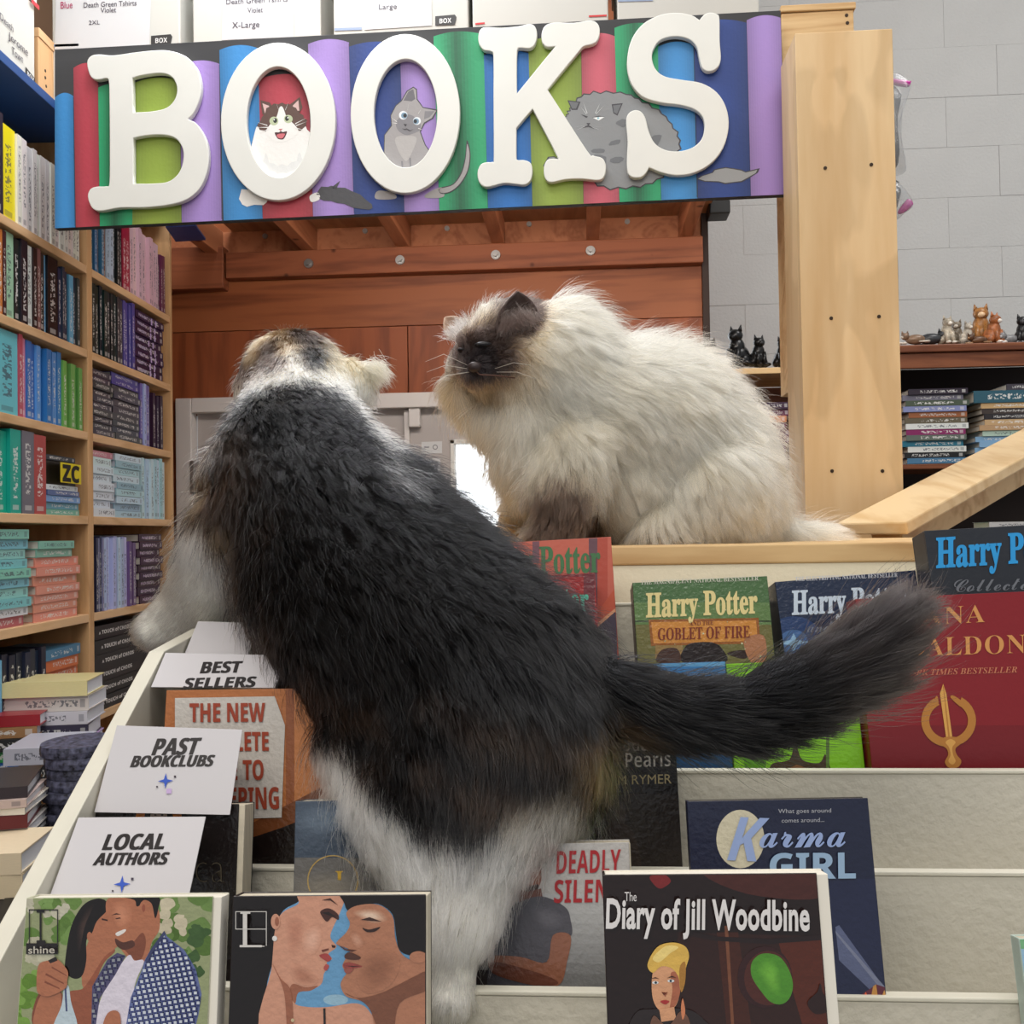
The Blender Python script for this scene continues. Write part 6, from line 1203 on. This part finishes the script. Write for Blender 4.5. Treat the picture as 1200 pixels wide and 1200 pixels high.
ext = [(345, 440, 1.05, (.052, .05, .045), None), (405, 455, 1.04, (.03, .03, .03), None), (308, 456, 1.04, (.026, .03, .028), None), (335, 470, 1.09, (.03, .03, .025), None),
       (186, 738, .925, (.022, .024, .018), None), (524, 1168, .585, (.016, .018, .011), None)]
me1 = body_mesh('cat_body', [main, legR, legL, armL, armR, tail], ext)
cat_a = bpy.data.objects.new('cat', me1); COL.objects.link(cat_a)
tag(cat_a, 'black and white long-haired cat seen from behind, climbing the book rack', 'cat')
def bones_of(ch, flow=None): return [(at(*p[:3]), at(*q[:3]), (p[3]+q[3])/2, flow) for p, q in zip(ch, ch[1:])]
b1 = bones_of(main)+bones_of(legR)+bones_of(legL)+bones_of(armL)+bones_of(armR)+bones_of(tail)
b1[0] = (b1[0][0], b1[0][1], .05, at(352, 500, .98)-at(345, 420, 1.0))
b1 += [(at(640, 800, .725), at(590, 800, .75), .05, at(700, 815, .70)-at(600, 770, .76))]
BLK, WHT, BRN1, TAN1 = srgb((9, 9, 11)), srgb((226, 222, 212)), srgb((52, 38, 28)), srgb((140, 114, 82))
collar = [(234, 535), (243, 492), (268, 456), (314, 434), (372, 429), (428, 444), (454, 484), (462, 515), (444, 505), (424, 486), (398, 461), (362, 447), (322, 449), (286, 468), (258, 502), (246, 540)]
def col1(x, y, P, g, Nn):
    n = len(x); jx, jy = x+g.normal(size=n)*5, y+g.normal(size=n)*6; z = vnoise(P, 60, 2)
    c = np.tile(BLK, (n, 1)); c = mix(c, BRN1, np.clip(.25+.9*vnoise(P, 34, 5), 0, 1)*soft_in(jx, jy, [(225, 520), (275, 500), (310, 560), (300, 680), (360, 800), (300, 800), (235, 650)], 40))
    c = mix(c, TAN1, np.clip(z*2-.5, 0, 1)*.8*soft_in(jx, jy, [(230, 520), (280, 510), (290, 600), (260, 640), (232, 600)], 30))
    c = mix(c, BRN1, np.clip(.2+vnoise(P, 40, 9), 0, 1)*.8*soft_in(jx, jy, [(380, 780), (520, 820), (700, 840), (760, 880), (680, 960), (560, 950), (400, 860)], 60))
    c = mix(c, TAN1*1.1, (.25+.75*np.clip(z*2, 0, 1))*soft_in(jx, jy, [(668, 850), (705, 832), (735, 860), (728, 900), (690, 905)], 26))
    # head: tabby brown between the ears, cream beside the right ear
    hd = soft_in(jx, jy, [(262, 380), (450, 380), (455, 442), (420, 450), (370, 436), (318, 440), (272, 462), (255, 470)], 16)
    c = mix(c, srgb((56, 44, 38)), hd); c = mix(c, TAN1, hd*np.clip(z*2.5, 0, 1)*.8)
    c = mix(c, srgb((190, 172, 138)), soft_in(jx, jy, [(378, 400), (410, 404), (455, 430), (462, 470), (410, 450), (385, 436)], 16)); c = mix(c, WHT, 1.0*(soft_in(jx, jy, [(335, 408), (348, 408), (362, 440), (338, 440)], 10) > g.random(n)*.6+.05))
    c = mix(c, BLK*1.2, soft_in(jx, jy, [(352, 402), (378, 402), (384, 430), (362, 434)], 12))
    c = mix(c, WHT, 1.0*(soft_in(jx, jy, collar, 14) > g.random(n)*.6+.05)); c = mix(c, WHT, 1.0*(soft_in(jx, jy, [(398, 448), (455, 450), (470, 520), (448, 526), (425, 500)], 14) > g.random(n)*.6+.05))
    c = mix(c, WHT, 1.0*(soft_in(jx, jy, [(140, 690), (196, 650), (222, 628), (252, 640), (268, 690), (300, 760), (310, 800), (140, 800)], 20) > g.random(n)*.6+.05)); c = mix(c, WHT, 1.0*(soft_in(jx, jy, [(222, 590), (240, 600), (250, 650), (215, 660)], 14) > g.random(n)*.6+.05))
    c = mix(c, WHT, 1.0*(soft_in(jx, jy, [(350, 850), (405, 868), (440, 925), (480, 955), (560, 962), (620, 935), (676, 912), (700, 980), (640, 1240), (400, 1240), (380, 980)], 24) > g.random(n)*.6+.05))
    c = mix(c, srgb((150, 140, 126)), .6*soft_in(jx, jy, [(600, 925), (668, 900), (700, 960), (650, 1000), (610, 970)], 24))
    c = mix(c, srgb((196, 196, 200)), soft_in(jx, jy, [(432, 536), (452, 540), (478, 560), (484, 574), (462, 568), (440, 554)], 10)*(g.random(n) < .7)); c = mix(c, srgb((150, 150, 156)), soft_in(jx, jy, [(402, 545), (410, 545), (412, 570), (404, 572)], 8)*(g.random(n) < .4))  # pale streaks: white hairs and the coat's sheen, put into the colour
    c = mix(c, srgb((44, 40, 40)), .7*soft_in(jx, jy, [(900, 690), (1120, 690), (1120, 900), (960, 880)], 60))
    return np.clip(c*g.uniform(.75, 1.3, n)[:, None], .0012, .92)
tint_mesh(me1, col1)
def len1(x, y, P):
    L = np.full(len(x), .032); L = np.where(soft_in(x, y, [(150, 640), (235, 640), (300, 760), (150, 790)], 10) > .5, .016, L); L = np.where((x < 232) & (y > 690), .011, L)
    L = np.where(y < 520, .021, L); L = np.where(y < 470, .015, L); L = np.where((y > 1000), .020, L); L = np.where((y > 1100), .012, L); L = np.where((x > 700) & (y > 690), .036, L); L = np.where(x > 960, .046, L); return L
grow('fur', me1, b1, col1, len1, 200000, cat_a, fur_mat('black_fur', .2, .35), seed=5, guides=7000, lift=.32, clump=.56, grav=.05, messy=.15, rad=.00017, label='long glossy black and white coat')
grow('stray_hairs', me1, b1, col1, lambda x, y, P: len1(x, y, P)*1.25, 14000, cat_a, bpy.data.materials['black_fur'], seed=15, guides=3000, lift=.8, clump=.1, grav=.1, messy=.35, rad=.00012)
def ear(name, base, tip, w_, d, parent, m, inner=None, curl=.25):
    """rounded triangular ear as a curved shell with thickness"""
    b0, b1_, tp = at(*base[0]), at(*base[1]), at(*tip); nrm = (b1_-b0).cross(tp-b0).normalized(); mb = MB(); mb.smooth = True; n = 8; k = 6; vs = []
    if nrm.dot(CAM-b0) < 0: nrm = -nrm
    for i in range(k+1):
        t = i/k; wd = (1-t**2.6)
        for j in range(n+1):
            s = j/n-.5; q = b0.lerp(b1_, .5).lerp(tp, t)+(b1_-b0)*s*wd - nrm*(abs(2*s)**2-1)*(-d)*wd*curl*4
            vs.append(q)
    fr = [(i*(n+1)+j, i*(n+1)+j+1, (i+1)*(n+1)+j+1, (i+1)*(n+1)+j) for i in range(k) for j in range(n)]
    mb.add(vs, fr); o = mb.build(name, m, parent); s_ = o.modifiers.new('t', 'SOLIDIFY'); s_.thickness = .002; return o
def tuft(name, roots, dirs, L, col, parent, m, seed=1, spread=.35, rad=.0002, n_each=60, jit=.004):
    g = np.random.default_rng(seed); R0 = np.repeat(np.array([list(r) for r in roots]), n_each, 0); D = np.repeat(np.array([list(d) for d in dirs]), n_each, 0)
    R0 = R0+g.normal(size=R0.shape)*jit; D = D/np.linalg.norm(D, axis=1)[:, None]+g.normal(size=D.shape)*spread; D /= np.linalg.norm(D, axis=1)[:, None]; n = len(R0); pts = 5
    S = np.zeros((n, pts, 3)); Ls = L*g.uniform(.6, 1.1, n)
    for i in range(pts): t = i/(pts-1); S[:, i] = R0+D*(Ls*t)[:, None]; S[:, i, 2] -= .25*Ls*t*t
    hc = bpy.data.hair_curves.new(name); hc.add_curves([pts]*n); hc.attributes['position'].data.foreach_set('vector', S.reshape(-1).astype(np.float32))
    ra = hc.attributes.new('radius', 'FLOAT', 'POINT'); ra.data.foreach_set('value', np.tile(rad*np.array([1, .95, .8, .5, .1]), n).astype(np.float32))
    c = np.tile(srgb(col), (n, 1))*g.uniform(.8, 1.2, n)[:, None]; ca = hc.attributes.new('tint', 'FLOAT_COLOR', 'CURVE'); ca.data.foreach_set('color', np.concatenate([np.clip(c, 0, .95), np.ones((n, 1))], 1).astype(np.float32).ravel())
    hc.materials.append(m); o = bpy.data.objects.new(name, hc); COL.objects.link(o); setparent(o, parent); o['kind'] = 'stuff'; return o
M_furw = fur_mat('pale_fur', .35, .6)
M_eardark = mat('dark_ear_skin', (70, 56, 52), .7, spec=.2); M_earpale = mat('pale_ear_skin', (190, 160, 140), .7, spec=.2)
ear('ear', [(408, 446, 1.03), (440, 462, 1.04)], (448, 424, 1.05), .02, .012, cat_a, M_earpale)
tuft('ear_tuft', [at(412+i*3.2, 446-i*2.2, 1.03) for i in range(10)], [at(440+i*3, 425+i*3, 1.03)-at(412+i*3.2, 446-i*2.2, 1.03) for i in range(10)], .02, (206, 192, 160), cat_a, M_furw, n_each=110, spread=.3)
# ---------------------------------------------------------------- cream colourpoint cat sitting on the rack
mainb = [(600, 414, 1.20, .058), (650, 428, 1.205, .071), (684, 476, 1.22, .078), (768, 500, 1.24, .098), (815, 545, 1.25, .090), (850, 580, 1.255, .062)]
chest = [(640, 470, 1.21, .062), (645, 520, 1.205, .062), (660, 560, 1.20, .045)]
legA = [(672, 530, 1.17, .046), (662, 570, 1.145, .036), (656, 602, 1.13, .029), (642, 626, 1.12, .022)]
legB = [(640, 560, 1.24, .032), (620, 595, 1.25, .022), (606, 622, 1.25, .020)]
hind = [(830, 570, 1.2, .065), (800, 600, 1.18, .040), (770, 622, 1.16, .022)]
tailb = [(880, 610, 1.28, .024), (920, 625, 1.27, .014), (962, 629, 1.26, .010)]
extb = [(655, 402, 1.20, (.05, .05, .046), None), (556, 440, 1.24, (.034, .04, .045), None), (592, 476, 1.22, (.036, .036, .036), None), (572, 424, 1.185, (.040, .036, .036), None), (560, 436, 1.165, (.022, .02, .018), None), (612, 440, 1.18, (.036, .03, .032), None), (566, 404, 1.18, (.03, .028, .024), None), (740, 560, 1.24, (.11, .09, .075), None), (632, 630, 1.125, (.02, .026, .012), None), (598, 628, 1.24, (.02, .024, .012), None)]
me2 = body_mesh('cat_body', [mainb, chest, legA, legB, hind, tailb], extb)
cat_b = bpy.data.objects.new('cat', me2); COL.objects.link(cat_b)
tag(cat_b, 'fluffy cream cat with dark brown face sitting on top of the rack', 'cat')
dn = Vector((0, 0, -1))
b2 = bones_of(mainb)+bones_of(chest, (at(640, 560, 1.2)-at(620, 450, 1.2)))+bones_of(legA)+bones_of(legB)+bones_of(hind, dn)+bones_of(tailb)
b2[0] = (at(560, 425, 1.17), at(610, 405, 1.2), .05, at(640, 410, 1.24)-at(560, 425, 1.15))
b2[3] = (b2[3][0], b2[3][1], b2[3][2], (b2[3][1]-b2[3][0]).normalized()+dn*.9)
b2 += [(at(560, 440, 1.15), at(575, 470, 1.18), .03, at(575, 520, 1.2)-at(560, 440, 1.17)), (at(740, 560, 1.2), at(760, 600, 1.18), .08, dn*.9+Vector((.5, 0, 0))), (at(800, 560, 1.2), at(840, 610, 1.2), .07, dn*.9+Vector((.4, 0, 0)))]
CRM, CRM2, DKF, LEGC = srgb((230, 216, 190)), srgb((196, 178, 148)), srgb((66, 54, 50)), srgb((84, 68, 58))
def col2(x, y, P, g, Nn):
    n = len(x); jx, jy = x+g.normal(size=n)*4, y+g.normal(size=n)*4; c = np.tile(CRM, (n, 1)); c = mix(c, CRM2, np.clip(.35+.6*vnoise(P, 45, 3), 0, 1)*.75)
    c = mix(c, srgb((176, 154, 124)), .5*soft_in(jx, jy, [(640, 470), (700, 470), (715, 560), (690, 590), (640, 560), (625, 500)], 50)*np.clip(.5+vnoise(P, 90, 4), 0, 1))
    ell_ = lambda cx, cy, rx, ry, sf: np.clip((1-np.hypot((jx-cx)/rx, (jy-cy)/ry))/sf+.5, 0, 1)
    c = mix(c, srgb((150, 128, 106)), .8*ell_(572, 420, 52, 46, .4)); c = mix(c, DKF, ell_(566, 417, 40, 35, .3)); c = mix(c, srgb((176, 156, 130)), .7*ell_(588, 452, 26, 9, .6)*(g.random(n) < .7)); c = mix(c, srgb((40, 34, 36)), ell_(562, 424, 20, 18, .5))
    c = mix(c, DKF, ell_(606, 366, 31, 30, .3)); c = mix(c, LEGC, soft_in(jx, jy, [(618, 562), (655, 538), (694, 552), (708, 590), (706, 645), (600, 645), (618, 600)], 26)); c = mix(c, srgb((196, 158, 112)), soft_in(jx, jy, [(560, 590), (612, 586), (616, 645), (560, 645)], 14)*(P[:, 1] > 1.19))
    c = mix(c, srgb((110, 96, 84)), .8*soft_in(jx, jy, [(700, 622), (790, 620), (800, 650), (700, 650)], 14))  # shade under the belly, painted into the fur colour
    return np.clip(c*g.uniform(.85, 1.12, n)[:, None], .003, .93)
tint_mesh(me2, col2)
def len2(x, y, P):
    L = np.full(len(x), .040); face = np.hypot((x-568)/48, (y-420)/44) < 1; L = np.where(face, .010, L); L = np.where((np.hypot((x-606)/38, (y-372)/34) < 1), .011, L)
    L = np.where((x < 620) & (y < 385), .022, L); L = np.where((x > 615) & (x < 700) & (y > 575), .018, L); L = np.where((x < 640) & (y > 590), .015, L); L = np.where((x < 660) & (y > 455) & (y < 560), .046, L); return L
wv = lambda x, y: .004*soft_in(x, y, [(620, 450), (730, 440), (740, 600), (640, 560)], 60)+.0015
grow('fur', me2, b2, col2, len2, 170000, cat_b, fur_mat('cream_fur', .4, .7), seed=8, guides=4200, lift=.5, clump=.64, grav=.25, messy=.26, wav=wv, rad=.00019, label='long fluffy cream coat with dark points')
grow('stray_hairs', me2, b2, col2, lambda x, y, P: len2(x, y, P)*1.3, 16000, cat_b, bpy.data.materials['cream_fur'], seed=18, guides=3000, lift=1.0, clump=.15, grav=.15, messy=.5, wav=wv, rad=.00013)
ear('ear', [(582, 390, 1.14), (632, 381, 1.15)], (607, 342, 1.15), .02, .014, cat_b, M_eardark); tuft('ear_tuft', [at(586+i*5, 390-i, 1.14) for i in range(9)], [at(600+i, 345, 1.14)-at(586+i*5, 390-i, 1.14) for i in range(9)], .028, (74, 62, 58), cat_b, M_furw, n_each=70, spread=.25)
ear('ear', [(528, 398, 1.22), (548, 378, 1.23)], (522, 372, 1.23), .02, .01, cat_b, M_earpale); tuft('ear_tuft', [at(530+i*2.5, 395-i*2, 1.215) for i in range(8)], [at(520, 370, 1.21)-at(535, 392, 1.215)]*8, .016, (214, 208, 204), cat_b, M_furw, n_each=60, spread=.3)
M_eye = mat('eye_dark', (24, 22, 26), .35, spec=.3); M_nose = mat('nose_skin', (52, 40, 40), .4)
MB().ball(at(566, 404, 1.142), (.010, .005, .0035)).build('eye', M_eye, cat_b); MB().ball(at(541, 410, 1.163), (.005, .005, .0025)).build('eye', M_eye, cat_b)
MB().ball(at(556, 430, 1.139), (.008, .006, .006)).build('nose', M_nose, cat_b); 
MB().tube([at(557, 434, 1.138), at(562, 439, 1.139), at(580, 440, 1.139), at(604, 443, 1.146)], .0008, 6).build('mouth', mat('mouth_line', (90, 60, 50), .5), cat_b)
wh = MB()
for (x0, y0), (x1, y1), (x2, y2) in (((548, 428), (520, 415), (498, 424)), ((547, 432), (522, 428), (500, 436)), ((550, 436), (524, 440), (504, 452)), ((580, 432), (602, 425), (622, 428)), ((582, 436), (606, 436), (628, 444)), ((560, 398), (572, 388), (574, 408)), ((556, 397), (548, 392), (540, 402))):
    pass
for i, ((x0, y0), (x1, y1), (x2, y2)) in enumerate((((548, 428), (520, 415), (498, 424)), ((547, 432), (522, 428), (500, 436)), ((550, 436), (524, 440), (504, 452)), ((580, 432), (602, 425), (622, 428)), ((582, 436), (606, 436), (628, 444)))):
    MB().tube([at(x0, y0, 1.14), at(x1, y1, 1.12), at(x2, y2, 1.11)], [.00028, .0002, .0001], 5).build('whisker', mat('whisker_white', (230, 226, 216), .4), cat_b)
